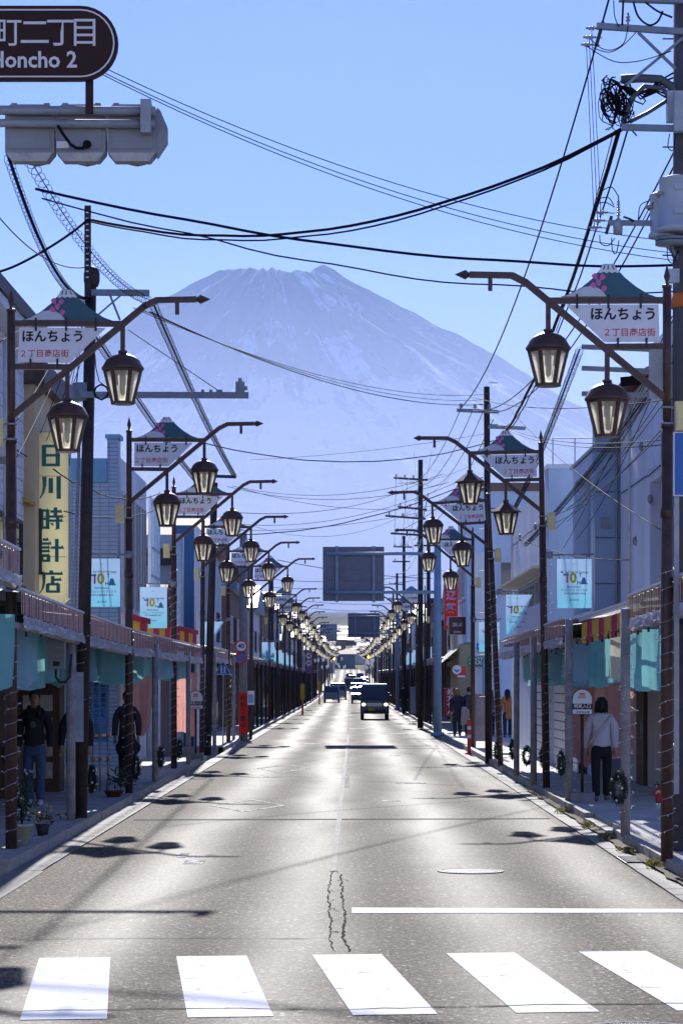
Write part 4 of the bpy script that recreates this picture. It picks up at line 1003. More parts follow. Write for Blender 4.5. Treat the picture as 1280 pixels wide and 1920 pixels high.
for k, ch in enumerate('日川時計店'):
    b = B(); sz = .40; ox = -.20; oz = W(0, 856+k*59, 41).z-.20; g_ = GLY[ch]
    tv, th = .075, .045
    if ch in '時計店': tv, th = .062, .042
    for x, a0, a1 in g_['V']: b.box(ox+x*sz-tv/2, ox+x*sz+tv/2, -.17, -.1405, oz+a0*sz, oz+a1*sz)
    for z, a0, a1 in g_['H']:
        b.box(ox+a0*sz, ox+a1*sz, -.168, -.1405, oz+z*sz-th/2, oz+z*sz+th/2)
        b.prism([(ox+a1*sz-.03, oz+z*sz-th/2), (ox+a1*sz+.022, oz+z*sz-th/2), (ox+a1*sz-.005, oz+z*sz+th/2+.025)], -.166, -.1405)
    for c_ in g_.get('C', []):
        n = len(c_)
        L_s = [(ox+x*sz-tv/2*(1-.75*i/(n-1)), oz+z*sz) for i, (x, z) in enumerate(c_)]; R_s = [(ox+x*sz+tv/2*(1-.75*i/(n-1)), oz+z*sz) for i, (x, z) in enumerate(c_)]
        b.prism(L_s+R_s[::-1], -.165, -.1405)
    b.obj('character', teal, t)
for py, h_ in ((872, .46), (1060, .46)):
    zz = W(0, py, 41).z; B().box(-hw-.32, -hw-.013, -.08, .1, zz-h_/2, zz+h_/2).obj('bracket_box', mat('black_box', (.012, .012, .014), .6, var=0), t)
# left: blue tiled building
def tile_mat():
    m = bpy.data.materials.new('blue_wall_tiles'); m.use_nodes = True; t_ = m.node_tree; n = t_.nodes; b = n['Principled BSDF']; b.inputs['Roughness'].default_value = .35
    tc = n.new('ShaderNodeTexCoord'); mp = n.new('ShaderNodeMapping'); mp.inputs['Rotation'].default_value = (R(90), 0, 0); t_.links.new(tc.outputs['Object'], mp.inputs[0])
    br = n.new('ShaderNodeTexBrick'); br.offset = 0; br.inputs['Scale'].default_value = 1; br.inputs['Brick Width'].default_value = .2; br.inputs['Row Height'].default_value = .085; br.inputs['Mortar Size'].default_value = .006
    br.inputs['Color1'].default_value = (.18, .32, .54, 1); br.inputs['Color2'].default_value = (.21, .37, .60, 1); br.inputs['Mortar'].default_value = (.06, .09, .15, 1)
    t_.links.new(mp.outputs[0], br.inputs[0]); t_.links.new(br.outputs[0], b.inputs['Base Color'])
    bp = n.new('ShaderNodeBump'); bp.inputs['Strength'].default_value = .4; bp.invert = True; t_.links.new(br.outputs['Fac'], bp.inputs['Height']); t_.links.new(bp.outputs[0], b.inputs['Normal'])
    return m
t = building('blue tiled building with bright blue top band and white street side', (-5.0, 50.8, 0))
tm = tile_mat(); bb = mat('bright_blue_band', (.10, .30, .52), .5, var=.08); pw_ = wallm('pale_panel', (.74, .78, .84))
B().box(-5, -.24, 0, 7.2, -.1, 6.3).obj('wall', tm, t)
b = B(); b.box(-5, -.245, -.06, 6.8, 6.3, 6.82); b.obj('top_band', bb, t)
B().box(-.24, 0, -.02, .5, -.1, 7.25).obj('corner_tower', tm, t)
B().box(-.28, .05, -.07, .6, 7.25, 7.34).obj('tower_cap', bb, t)
B().box(-.235, -.02, .5, 7.2, -.1, 6.9).obj('street_wall', pw_, t)
for k in range(4): windowx(t, -.02, 1, .9+k*1.5, 2.2+k*1.5, 3.6, 6.2, frame_w, 1)
# frame of slim posts and rails beyond the tiled building
t = thing('steel_frame', 'open frame of pale steel posts and rails beyond the tiled building', 'frame', (-4.95, 58.2, 0))
for k in range(4): B().box(-.04, .04, k*.9-.04, k*.9+.04, .1, 6.6).obj('post', mat('pale_steel', (.5, .56, .64), .5), t)
for z in (4.6, 5.3, 6.4): B().box(-.03, .03, .05, 2.65, z, z+.06).obj('rail', mat('pale_steel'), t)
B().tube((.45, 4, .1), (.45, 4, 5.9), .11, .11, 12).obj('column', mat('pale_steel'), t)
t = building('narrow dark blue wall panel with white edge, behind the third left lamp', (-5.05, 67, 0))
B().box(0, .62, 0, 3.6, -.1, 6.45).obj('wall', mat('deep_blue_wall', (.045, .14, .30), .5, var=.08, vs=1), t); B().box(.62, .68, -.02, 3.6, -.1, 6.45).obj('edge', white, t)
t = building('low reddish shed roof visible between steel frame and blue panel', (-7.2, 63.5, 0))
B().box(0, 2.1, 0, 3, -.1, 4.1).obj('wall', wallm('shed_wall', (.3, .2, .19)), t); b = B(); b.prismx([(-.3, 4.1), (1.5, 4.7), (3.3, 4.1)], -.2, 2.2); b.obj('roof', mat('rust_roof', (.20, .07, .06), .7, var=.2), t)
t = building('grey weathered house with dark eaves beside the fourth left lamp', (-5.2, 71, 0))
B().box(-3, 0, 0, 5.5, -.1, 5.5).obj('wall', wallm('grey_blue_wall', (.36, .40, .46)), t); b = B(); b.prism([(-3.2, 5.5), (.45, 5.5), (.45, 5.62), (-.3, 6.0), (-3.2, 6.0)], -.3, 5.8); b.obj('roof', mat('slate_roof', (.05, .05, .06), .7, var=.2), t)
windowy(t, 0, -.95, -.2, 3.6, 4.9, frame_d, 1); windowx(t, 0, 1, 1, 3, 3.6, 4.8, frame_d, 1)
t = building('pale grey ribbed metal building behind the fifth left lamp', (-5.0, 78.5, 0))
B().box(-3, 0, 0, 6.5, -.1, 6.9).obj('wall', wallm('ribbed_grey', (.44, .48, .54)), t)
rm = B().box(.0, .04, .02, .16, 3, 6.85).mesh('rib', wallm('ribbed_grey', (.44, .48, .54)))
for k in range(20): link('rib', rm, t, (0, k*.32, 0))
rm = B().box(.02, .16, -.04, .0, 3, 6.85).mesh('rib', wallm('ribbed_grey', (.44, .48, .54)))
for k in range(9): link('rib', rm, t, (-2.9+k*.32, 0, 0))

RF0 = mat('dark_brown_parapet')
# right buildings
pb = wallm('pale_blue_render', (.58, .70, .84), var=.14); pl = wallm('lavender_render', (.72, .75, .84), var=.14); gb = wallm('grey_blue_render', (.34, .45, .58), var=.12); bw = wallm('beige_ground_floor', (.66, .58, .48))
t = building('tall pale blue rendered building with a deep niche, at the right edge', (5.3, 36.5, 0))
b = B(); b.box(0, 5, 0, 2.9, 3.2, 7.9); b.box(0, 5, 4.9, 9.4, 3.2, 7.4); b.box(0, 5, 2.9, 4.9, 3.2, 3.6); b.box(0, 5, 2.9, 4.9, 5.5, 7.9); b.box(.8, 5, 2.9, 4.9, 3.6, 5.5); b.obj('wall', pl, t)
B().box(.7, .795, 3.2, 4.6, 3.7, 5.2).obj('niche_window', frame_d, t)
b = B(); b.prism([(-.45, 7.35), (.0, 7.6), (5, 8.3), (5, 8.2), (0, 7.45)], 5.2, 9.6); b.obj('roof', mat('rust_roof'), t)
b = B(); b.box(.02, 5, 0, 9.4, -.1, 3.2); b.obj('ground_floor', bw, t)
d = B().box(-.05, .018, 5.4, 6.5, .1, 2.3).obj('door', wood, t); B().box(-.09, -.051, 5.5, 5.56, 1, 1.3).obj('handle', galv, d)
windowx(t, 0, -1, .6, 2.3, 4.2, 5.6, frame_w, 1)
t = building('blue-grey rendered wing wall with recessed upper opening, right side', (4.81, 46, 0))
B().box(0, 4, 0, .5, -.1, 7.15).obj('wing_wall', gb, t)
b = B(); b.box(0, 3, .5, .7, -.1, 6.55); b.box(0, 3, 4.3, 4.6, -.1, 6.55); b.box(0, 3, .7, 4.3, 6.25, 6.55); b.box(0, 3, .7, 4.3, -.1, 3.4); b.box(.55, 3, .7, 4.3, 3.4, 6.25); b.obj('wall', pb, t)
b = B(); b.box(-.05, 3, -.05, 4.7, 6.56, 6.62); b.obj('coping', bluesteel, t)
b = B(); b.prismx([(2.0, 3.4), (4.28, 3.4), (4.28, 6.2), (2.6, 6.2)], .3, .549); b.obj('reveal', gb, t)
t = building('pale blue box building with thin railing behind the second right lamp', (4.5, 53, 0))
B().box(0, 3, 0, 1.2, -.1, 6.8).obj('wall', pb, t); B().box(-.05, 3, -.05, 1.25, 6.8, 6.9).obj('coping', white, t)
for k in range(4): B().tube((.1+k*.5, .1, 6.9), (.1+k*.5, .1, 7.5), .015, .015, 5).obj('railing_post', galv, t)
B().tube((.1, .1, 7.5), (2, .1, 7.5), .015, .015, 5).obj('rail', galv, t)
t = building('lavender building with long canopied window strip and ribbed lower wall', (4.7, 54.5, 0))
b = B(); b.box(0, 4, 0, 13.5, 4.6, 6.7); b.box(0, 4, 0, 13.5, -.1, 3.9); b.box(.15, 4, 0, 13.5, 3.9, 4.6); b.obj('wall', pl, t)
for k in range(6): windowx(t, .15, -1, .3+k*2.1, 2.1+k*2.1, 3.92, 4.58, frame_w, 1)
b = B(); b.prism([(-.45, 4.68), (.0, 4.72), (.0, 4.62), (-.45, 4.62)], -.1, 13); b.obj('canopy', mat('cream_soffit', (.6, .55, .42), .7), t)
rm = B().box(-.04, .0, .0, .13, 2.9, 3.85).mesh('rib', pl)
for k in range(48): link('rib', rm, t, (0, k*.28, 0))
t = building('white tiled pharmacy building with brown parapet behind the red signs', (3.95, 84, 0))
b = B(); b.box(.25, 5, 0, 7, 3.4, 8.8); b.box(1.0, 5, 0, 7, -.1, 3.4); b.obj('wall', pb, t); B().box(.2, 5, -.06, 7, 8.8, 9.1).obj('parapet', mat('brown_parapet', (.2, .13, .1), .7), t)
B().box(.5, 1.15, -.35, -.005, -.1, 6.6).obj('tiled_pier', wallm('white_tiles', (.78, .80, .82)), t)
windowy(t, 0, 1.4, 2.4, 5, 6.3); windowx(t, .25, -1, 1.2, 3.2, 5, 6.3); windowx(t, .25, -1, 4, 6, 5, 6.3)
B().box(.95, .998, .5, 6.5, .1, 2.6).obj('shopfront', glass, t)
t = building('cream rendered shop with striped awning right of the blue column', (4.3, 92, 0))
B().box(0, 4, 0, 8, -.1, 6.2).obj('wall', wallm('cream_render', (.6, .55, .38)), t); B().box(-.05, 4, -.05, 8, 6.2, 6.35).obj('parapet', frame_w, t)
windowx(t, 0, -1, 1, 3, 4, 5.3); windowx(t, 0, -1, 4.5, 6.8, 4, 5.3)
b = B()
for k in range(16): b.cur = k % 2; b.add([(-.7, k*.5, 2.7), (-.7, k*.5+.5, 2.7), (0, k*.5+.5, 3.3), (0, k*.5, 3.3), (-.7, k*.5, 2.45), (-.7, k*.5+.5, 2.45)], [(0, 1, 2, 3), (0, 4, 5, 1)])
b.obj('awning', [mat('awning_cream', (.6, .56, .4), .7), mat('awning_navy', (.06, .1, .2), .7)], t)

# pipes, air-conditioners, joints and vents on the plain walls
acm = mat('ac_unit', (.66, .66, .64), .5, var=.1); vent = mat('vent_grey', (.30, .31, .33), .5, var=.1)
def fit_out(label, x, sgn, y0, y1, z0, z1, n, seed, ac=1):
    g_ = random.Random(seed); t = thing('wall_fittings', label, 'pipework', (x, y0, z0))
    for k in range(n):
        yy = g_.uniform(.2, y1-y0-.2); B().tube((sgn*.05, yy, 0), (sgn*.05, yy, z1-z0), .032, .032, 8).obj('downpipe', [vent, acm][k % 2], t)
    for k in range(ac):
        yy = g_.uniform(.3, y1-y0-.9); zz = g_.uniform(.3, z1-z0-.8); q0, q1 = sorted((sgn*.02, sgn*.26)); u = B().box(q0, q1, yy, yy+.75, zz, zz+.55).obj('air_conditioner', acm, t); B().box(q0-.04, q1+.04, yy+.1, yy+.65, zz-.06, zz-.002).obj('shelf', vent, u)
    for k in range(3): B().ball((sgn*.02, g_.uniform(.2, y1-y0-.2), g_.uniform(.5, z1-z0-.3)), .09, 10, .6, 1, 1).obj('vent_cap', vent, t)
    b = B(); b.path([(sgn*.03, i*(y1-y0)/12, (z1-z0)*.6+.08*noise.noise(Vector((i*.7, seed, 0)))) for i in range(13)], .01, 5); b.obj('cable', cable, t)
fit_out('pipes and vents on the pale building at the right edge', 5.3, -1, 37, 45.5, 3.3, 7.2, 2, 1, 0)
fit_out('pipes and vents on the lavender building with canopied windows', 4.7, -1, 55, 68, 4.75, 6.6, 3, 2, 0)
fit_out('pipes and air-conditioner on the white boarded left house', -5.5, 1, 34, 39.8, 3.4, 7.4, 2, 3)
fit_out('downpipes on the grey weathered left house', -5.2, 1, 71.5, 76, 3.0, 5.4, 2, 4)
t = thing('wall_fittings', 'joint lines, vents and conduit on the blue-grey wing wall', 'pipework', (4.81, 45.99, 0))
for z in (3.9, 4.8, 5.7, 6.5): B().box(.0, .56, -.006, -.001, z, z+.018).obj('joint', mat('joint_dark', (.10, .13, .17), .8), t)
B().tube((.42, -.04, 3), (.42, -.04, 7.1), .025, .025, 8).obj('conduit', vent, t); B().box(.12, .28, -.06, -.001, 5.0, 5.2).obj('vent_grille', vent, t)
# unseen corner buildings added behind the viewer to bounce sun into the shade
for xa, xb, h_, la, cc in ((-27, -4.6, 8.2, 'unseen cream corner building added behind the camera on the left to bounce light', (.76, .72, .64)), (4.6, 26, 9.0, 'unseen white corner building added behind the camera on the right to bounce light', (.80, .80, .80))):
    t = building(la, (0, -15, 0)); B().box(xa, xb, -9, 0, -.1, h_).obj('wall', wallm('corner_wall_%d' % h_, cc), t); B().box(xa-.1, xb+.1, -9.1, .12, h_, h_+.3).obj('parapet', RF0, t)
    for k in range(7):
        for z in (1.0, 4.2):
            x0 = xa+.8+k*(xb-xa-1.2)/7; b = B(); b.box(x0, x0+1.3, .0, .06, z, z+1.4); w_ = b.obj('window', frame_w, t); B().box(x0+.06, x0+1.24, .061, .07, z+.06, z+1.34).obj('pane', glass, w_)
# far rows
PAL = [('grey', (.45, .46, .48)), ('cream', (.68, .63, .52)), ('pale blue', (.56, .64, .72)), ('brown', (.28, .19, .15)), ('white', (.76, .76, .77)), ('dark grey', (.20, .21, .24)), ('tan', (.54, .45, .35)), ('red-brown', (.32, .15, .12))]
RF = [mat('slate_roof'), mat('rust_roof'), mat('blue_metal_roof', (.12, .22, .34), .5, var=.15), mat('dark_brown_parapet')]
for s, side, y in ((-1, 'left', 88.0), (1, 'right', 101.0)):
    k = 0
    while y < 560:
        ln = rnd.uniform(7, 12); h_ = rnd.uniform(4.8, 7.6); cn, cc = PAL[(k*3+(1 if s > 0 else 0)+rnd.randrange(3)) % len(PAL)]
        x = s*rnd.uniform(4.9, 5.5); z = rz(y)
        gable = rnd.random() < .4
        t = building('%s %s building with %s roof, %s in the far %s row' % (cn, 'low' if h_ < 6 else 'tall', 'pitched' if gable else 'flat', ORD[k], side), (x, y, z))
        x0, x1 = sorted((0, s*5)); wm = wallm('far_wall_'+cn.replace(' ', '_'), cc)
        B().box(x0, x1, 0, ln-.3, -1.5, h_).obj('wall', wm, t)
        e0, e1 = sorted((-s*.3, s*5.2)); rf = RF[rnd.randrange(4)]
        if gable: b = B(); b.prismx([(-.3, h_), (-.3, h_+.12), ((ln-.3)/2, h_+1.5), (ln, h_+.12), (ln, h_)], e0, e1); b.obj('roof', rf, t)
        else: b = B(); b.box(e0, e1, -.08, ln-.22, h_, h_+.3); b.obj('roof', rf, t)
        if y < 330:
            nw = max(1, int(ln/3))
            for q in range(nw): windowx(t, 0, -s, .6+q*(ln-.8)/nw, .6+q*(ln-.8)/nw+1.6, 3.6, 4.7, frame_d if q % 2 else frame_w, 1)
            wx0, wx1 = sorted((s*.35, s*1.35)); windowy(t, 0, wx0, wx1, 3.7, 4.8, frame_w, 1)
            d0, d1 = sorted((-s*.02, -s*.06)); B().box(d0, d1, .4, ln-.8, .1, 2.7).obj('shopfront', [glass, wood, frame_d][k % 3], t)
        y += ln; k += 1

# ------------------------------------------------------------------ arcades over the sidewalks
peach = mat('dull_peach', (.72, .44, .34), .7, var=.15); purple = mat('dull_purple', (.26, .11, .22), .7, var=.1)
amber = mat('amber_stripe', (.75, .50, .22), .7, var=.12); plum = mat('plum_stripe', (.36, .10, .20), .7, var=.1)
foil = mat('crumpled_film', (.72, .70, .76), .35, spec=.6, var=.1, kind='cloth', alpha=.4)
roofsheet = mat('corrugated_sheet', (.35, .33, .33), .6, var=.2); pipe = mat('old_pipe', (.42, .40, .38), .6, var=.3, vs=8, bump=.2)
def arcade(label, s, x, y0, y1, z0, z1, mats, posts=(), depth=1.75, film=True, fh=.26, roof=True, roofm=None, group='striped arcade canopies'):
    """s=-1 left of the road, +1 right; z0/z1 top edge of the fascia at y0/y1"""
    t = thing('arcade_canopy', label, 'arcade', (x, y0, rz(y0)), group=group)
    n = int((y1-y0)/.06); b = B(); zt = lambda u: z0+(z1-z0)*u
    for i in range(n):
        b.cur = 1 if i % 5 == 4 else 0; a, c = i/n, (i+1)/n; o = -s*(.012 if i % 2 else 0)
        ya, yc = a*(y1-y0), c*(y1-y0)
        b.add([(o, ya, zt(a)), (o, yc, zt(c)), (o, yc, zt(c)-fh), (o, ya, zt(a)-fh)], [(0, 1, 2, 3)])
    b.obj('fascia', mats, t)
    b = B(); q0, q1 = sorted((-s*.02, s*.03)); b.add([(q, yy, zz+dz) for q in (q0, q1) for yy, zz in ((0, z0), (y1-y0, z1)) for dz in (.002, .03)], [(0, 1, 3, 2), (4, 6, 7, 5), (1, 5, 7, 3), (0, 2, 6, 4), (0, 4, 5, 1), (2, 3, 7, 6)]); b.obj('top_rail', white, t)
    if roof:
        nn = 40; b = B(); vs = []
        for i in range(nn+1):
            u = i/nn; vs += [(s*.03, u*(y1-y0), zt(u)-.02+.02*(i % 2)), (s*depth, u*(y1-y0), zt(u)+.16+.02*(i % 2))]
        b.add(vs, [(2*i, 2*i+1, 2*i+3, 2*i+2) for i in range(nn)]); b.obj('roof_sheet', roofm or roofsheet, t)
        for k in range(max(2, int((y1-y0)/1.5))):
            yy = (k+.5)*(y1-y0)/max(2, int((y1-y0)/1.5)); u = yy/(y1-y0); B().bar((s*.05, yy, zt(u)-.12), (s*depth, yy, zt(u)+.02), .05).obj('rafter', darkmetal, t)
    if film:
        nn = max(14, int((y1-y0)*16)); b = B(); rows = 7; vs = []
        for i in range(nn+1):
            u = i/nn
            for j in range(rows):
                w = noise.noise(Vector((u*(y1-y0)*6, j*1.7, x)))+.6*noise.noise(Vector((u*(y1-y0)*17, j*2.9, x))); vs.append((-s*(.015+.012*j/(rows-1)+.03*w), u*(y1-y0), zt(u)-fh-.01-j*(.135+.03*noise.noise(Vector((u*9, 2, x))))/(rows-1)+.012*w))
        b.add(vs, [(i*rows+j, i*rows+j+1, (i+1)*rows+j+1, (i+1)*rows+j) for i in range(nn) for j in range(rows-1)], True); b.obj('valance_film', foil, t)
        b = B(); b.path([(s*.07, u/10*(y1-y0), zt(u/10)-fh-.12+.015*noise.noise(Vector((u, x, 4)))) for u in range(11)], .04, 8); b.obj('gutter_pipe', pipe, t)
    for px, Y, r, m_ in posts:
        xx = LP(px, Y)-x; u = max(0, min(1, (Y-y0)/(y1-y0))); B().tube((xx, Y-y0, .1), (xx, Y-y0, zt(u)-fh*.6), r, r, 10).obj('post', m_, t)
    return t
gp = mat('old_grey_post', (.34, .32, .33), .6, var=.3, vs=6, bump=.15)
arcade('high striped arcade canopy at the far left edge', -1, -3.6, 20, 25.6, 3.5, 3.42, [peach, purple], ())
arcade('left arcade canopy between first lamp and brown utility pole', -1, -3.62, 25.9, 31.9, 3.0, 2.91, [peach, purple], ((133, 31.7, .062, gp),))
arcade('left arcade canopy between utility pole and second lamp', -1, -3.62, 32.2, 38.9, 2.91, 2.84, [peach, purple], ())
arcade('left arcade canopy between second and third lamps', -1, -3.62, 39.2, 46.5, 2.84, 2.83, [peach, purple], ((291, 43.5, .06, gp),))
arcade('left arcade canopy between third and fourth lamps', -1, -3.62, 46.6, 57.5, 2.83, 2.83, [peach, purple], ((353, 52.5, .055, gp),))
arcade('short left arcade canopy beyond the side lane, past the fourth lamp', -1, -3.75, 63, 74, 2.95, 2.92, [peach, purple], ((402, 64.5, .055, gp), (438, 75, .05, gp)))
arcade('striped right arcade canopy nearest the camera, saturated stripes', 1, 3.42, 20.5, 28.8, 3.12, 3.03, [amber, plum], ((1172, 28.6, .06, gp),))
t = arcade('open clear-roofed stretch of the right arcade behind red and yellow cloth', 1, 3.62, 28.9, 37.0, 3.02, 2.98, [white, white], ((1066, 36.6, .062, gp),), fh=.05, film=False, roofm=mat('clear_sheet', (.85, .86, .88), .3, var=0, kind='clear', alpha=.85))
arcade('short right arcade canopy at the second lamp', 1, 3.4, 37.2, 40.9, 2.98, 2.96, [peach, purple], ((1000, 42.5, .058, gp),))
arcade('right arcade canopy between second and third lamps', 1, 3.42, 41.1, 53.5, 2.96, 2.90, [peach, purple], ((968, 46.5, .058, gp),))
greyf = mat('grey_fascia', (.46, .45, .47), .6, var=.15); 
for s, side, x, segs in ((-1, 'left', -3.75, [(86, 104), (105, 124), (125, 150), (151, 180), (182, 230), (232, 300)]), (1, 'right', 3.5, [(97, 112), (113, 132), (133, 158), (160, 200), (202, 250), (252, 310)])):
    for k, (a, c) in enumerate(segs):
        posts = [(VX+(x)*F/yy, yy, .055, brown2) for yy in ([a+.5+4.6*q for q in range(int((c-a)/4.6)+1)] if c < 260 else [])]
        arcade('grey far arcade canopy on dark posts, %s along the %s' % (ORD[k], side), s, x, a, c, 2.95, 2.95+rz(c)-rz(a), [greyf, greyf], posts, film=False, depth=1.5, group='grey far arcade canopies')

# ------------------------------------------------------------------ cloth hung from the arcades
teals = [mat('turquoise_cloth', (.32, .70, .70), .8, var=.10, vs=3, kind='cloth', alpha=.35), mat('teal_cloth', (.26, .60, .60), .8, var=.10, vs=3, kind='cloth', alpha=.35), mat('sky_cloth', (.38, .68, .80), .8, var=.1, vs=3, kind='cloth', alpha=.35)]
ivory = mat('ivory_cloth', (.78, .72, .55), .8, var=.08, kind='cloth', alpha=.35); salmon = mat('salmon_cloth', (.85, .45, .38), .8, var=.1, vs=3, kind='cloth', alpha=.4)
def cloth(par, p, w, h_, m_, ang=0, sw=.03, taper=0, nx=14, nz=8, name='cloth_strip'):
    b = B(); vs = []; ph = rnd.uniform(0, 6)
    for j in range(nz+1):
        v = j/nz
        for i in range(nx+1):
            u = i/nx-.5; d = sw*(math.sin(u*9+ph+v*1.5)+.6*math.sin(u*23+ph*2))*(.35+v); xx = u*w*(1-taper*v)
            vs.append((xx*math.cos(ang)-d*math.sin(ang), xx*math.sin(ang)+d*math.cos(ang), -h_*v*(1+.05*math.sin(ph+u*5)-.22*u*u)))
    b.add(vs, [(j*(nx+1)+i, j*(nx+1)+i+1, (j+1)*(nx+1)+i+1, (j+1)*(nx+1)+i) for j in range(nz) for i in range(nx)], True)
    return b.obj(name, m_, par, p)
def noren(label, x, y0, y1, ztop, h_, n, s, ivs=()):
    t = thing('noren_curtain', label, 'curtain', (x, y0, 0), group='turquoise cloth curtains under the arcades')
    B().tube((0, -.1, ztop), (0, y1-y0+.1, ztop), .012, .012, 6).obj('rail', darkmetal, t)
    for k in range(n):
        m_ = ivory if k in ivs else teals[rnd.choice((0, 0, 1, 1, 2))]
        w = (y1-y0)/n; cloth(t, (rnd.uniform(-.12, .12), (k+.5)*w, ztop), w*.98+.1, h_*rnd.uniform(.88, 1.08), m_, R(rnd.uniform(35, 75))*(1 if rnd.random() < .5 else -1), .035)
    return t
noren('turquoise cloth strips under the first left canopy, above the man', -4.25, 26.8, 31.2, 2.66, .72, 8, -1, (3,))
noren('turquoise cloth strips under the canopy right of the brown pole', -4.2, 33.2, 38.5, 2.62, .66, 8, -1)
noren('turquoise strips with ragged hem behind the second left lamp', -4.2, 39.4, 46.4, 2.6, .62, 9, -1)
noren('turquoise strips under the canopy behind the third left lamp', -4.2, 47, 56, 2.58, .55, 9, -1)
noren('turquoise strips at the far left edge, beside the first lamp', -4.0, 22.5, 26.2, 2.72, .75, 5, -1, (1,))
noren('turquoise strips under the right canopy nearest the camera', 4.0, 23.5, 28.4, 2.72, .72, 7, 1)
noren('turquoise and ivory strips behind the red and yellow cloth', 4.05, 29.5, 37.2, 2.66, .72, 12, 1, (2, 6, 9))
noren('long turquoise strips between second and third right lamps', 4.1, 38, 52.5, 2.6, .66, 15, 1, (13,))
red = mat('crimson_cloth', (.62, .03, .08), .8, var=.1, kind='cloth', alpha=.4); yl = mat('marigold_cloth', (.85, .48, .03), .8, var=.1, kind='cloth', alpha=.4)
def rystrip(label, x, y0, y1, z0, z1, h_, n, border=False):
    t = thing('striped_bunting', label, 'bunting', (x, y0, 0), group='red and yellow striped bunting')
    for k in range(n):
        u0, u1 = k/n, (k+1)/n; b = B(); zz = lambda u: z0+(z1-z0)*u
        m_ = red if k % 2 == 0 else yl; N = 4
        b.add([(.004*math.sin((u0+(u1-u0)*i/N)*n*3.1), (u0+(u1-u0)*i/N)*(y1-y0), zz(u0+(u1-u0)*i/N)-(h_*j)) for j in (0, 1) for i in range(N+1)], [(i, i+1, N+2+i, N+1+i) for i in range(N)], True); b.obj('panel', m_, t)
        b = B(); b.box(-.008, -.006, u0*(y1-y0)-.03, u0*(y1-y0)+.03, zz(u0)-h_, zz(u0)); b.obj('seam', ivory, t)
    if border: b = B(); b.add([(.05, 0, z0), (.05, y1-y0, z1), (.05, y1-y0, z1-.12), (.05, 0, z0-.12)], [(0, 1, 2, 3)]); b.obj('border', red, t)
rystrip('red and yellow striped cloth above the left canopy by the blue panel', -4.3, 45, 66, 3.30, 3.42, .5, 13, True)
rystrip('red and yellow striped cloth across the open stretch of the right arcade', 3.62, 30.0, 36.6, 2.92, 2.9, .32, 8)
t = thing('drape', 'pale salmon drape tied back below the left canopy', 'drape', (LP(268, 46.6), 46.6, 2.1)); cloth(t, (0, 0, 0), .55, 1.15, salmon, .3, .05, .55, name='cloth')
t = thing('drape', 'pale salmon drape hanging behind the third left lamp', 'drape', (LP(349, 56), 56, 2.2)); cloth(t, (0, 0, 0), .55, 1.5, salmon, .3, .05, .2, name='cloth')
t = thing('drape', 'dusty pink drape beside the walking woman on the right', 'drape', (LP(1150, 38.6), 38.6, 2.35)); cloth(t, (0, 0, 0), .62, 1.7, salmon, -.5, .06, -.25, name='cloth')
t = thing('drape', 'dusty pink drape behind the bus stop sign on the right', 'drape', (LP(1098, 44.5), 44.5, 2.35)); cloth(t, (0, 0, 0), .55, 1.9, salmon, -.4, .06, .0, name='cloth')

# ------------------------------------------------------------------ far end of the street and town on the slope
t = building('distant blue-grey tower block left of the smaller sign back', (LP(616, 900), 900, 12))
B().box(-3.4, 3.2, 0, 9, -6, W(0, 1170, 900).z-12).obj('wall', wallm('tower_wall', (.30, .33, .40)), t)
for k in range(4):
    for j in range(3): windowy(t, 0, -2.8+j*2, -1.5+j*2, -2+k*2.8, -.4+k*2.8, frame_d, 0)
for px, py, w, la in ((630, 1226, 9, 'distant low hall with sunlit white roof left of the road end'), (672, 1230, 8, 'distant low hall with sunlit white roof right of the road end')):
    p = W(px, py, 760); t = building(la, (p.x, 760, p.z-4)); B().box(-w/2, w/2, 0, 6, 1, 3.4).obj('wall', wallm('hall_wall', (.3, .3, .32)), t); b = B(); b.prismx([(-.4, 3.4), (6.4, 3.4), (6.4, 4.6)], -w/2-.3, w/2+.3); b.obj('roof', mat('white_metal_roof', (.8, .8, .8), .35, var=.05), t)
r2 = random.Random(3)
for k in range(96):
    Y = 600+k*11+r2.uniform(0, 20); px = r2.choice((r2.uniform(560, 640), r2.uniform(675, 760), r2.uniform(600, 720))) if Y > 665 else r2.choice((r2.uniform(570, 618), r2.uniform(692, 740))); z = tz(Y)
    cn, cc = PAL[k % len(PAL)]
    t = tag(thing('house', 'small hazy %s house on the slope beyond the street' % cn, 'house', (LP(px, Y), Y, z), group='%s houses on the far slope' % cn))
    w, h_ = r2.uniform(4, 7.5), r2.uniform(2.2, 4.2); B().box(-w/2, w/2, 0, 7, -3, h_).obj('wall', wallm('far_wall_'+cn.replace(' ', '_'), cc), t)
    b = B(); b.prismx([(-.5, h_), (3.5, h_+1.3), (7.5, h_)], -w/2-.4, w/2+.4); b.obj('roof', RF[k % 4], t)

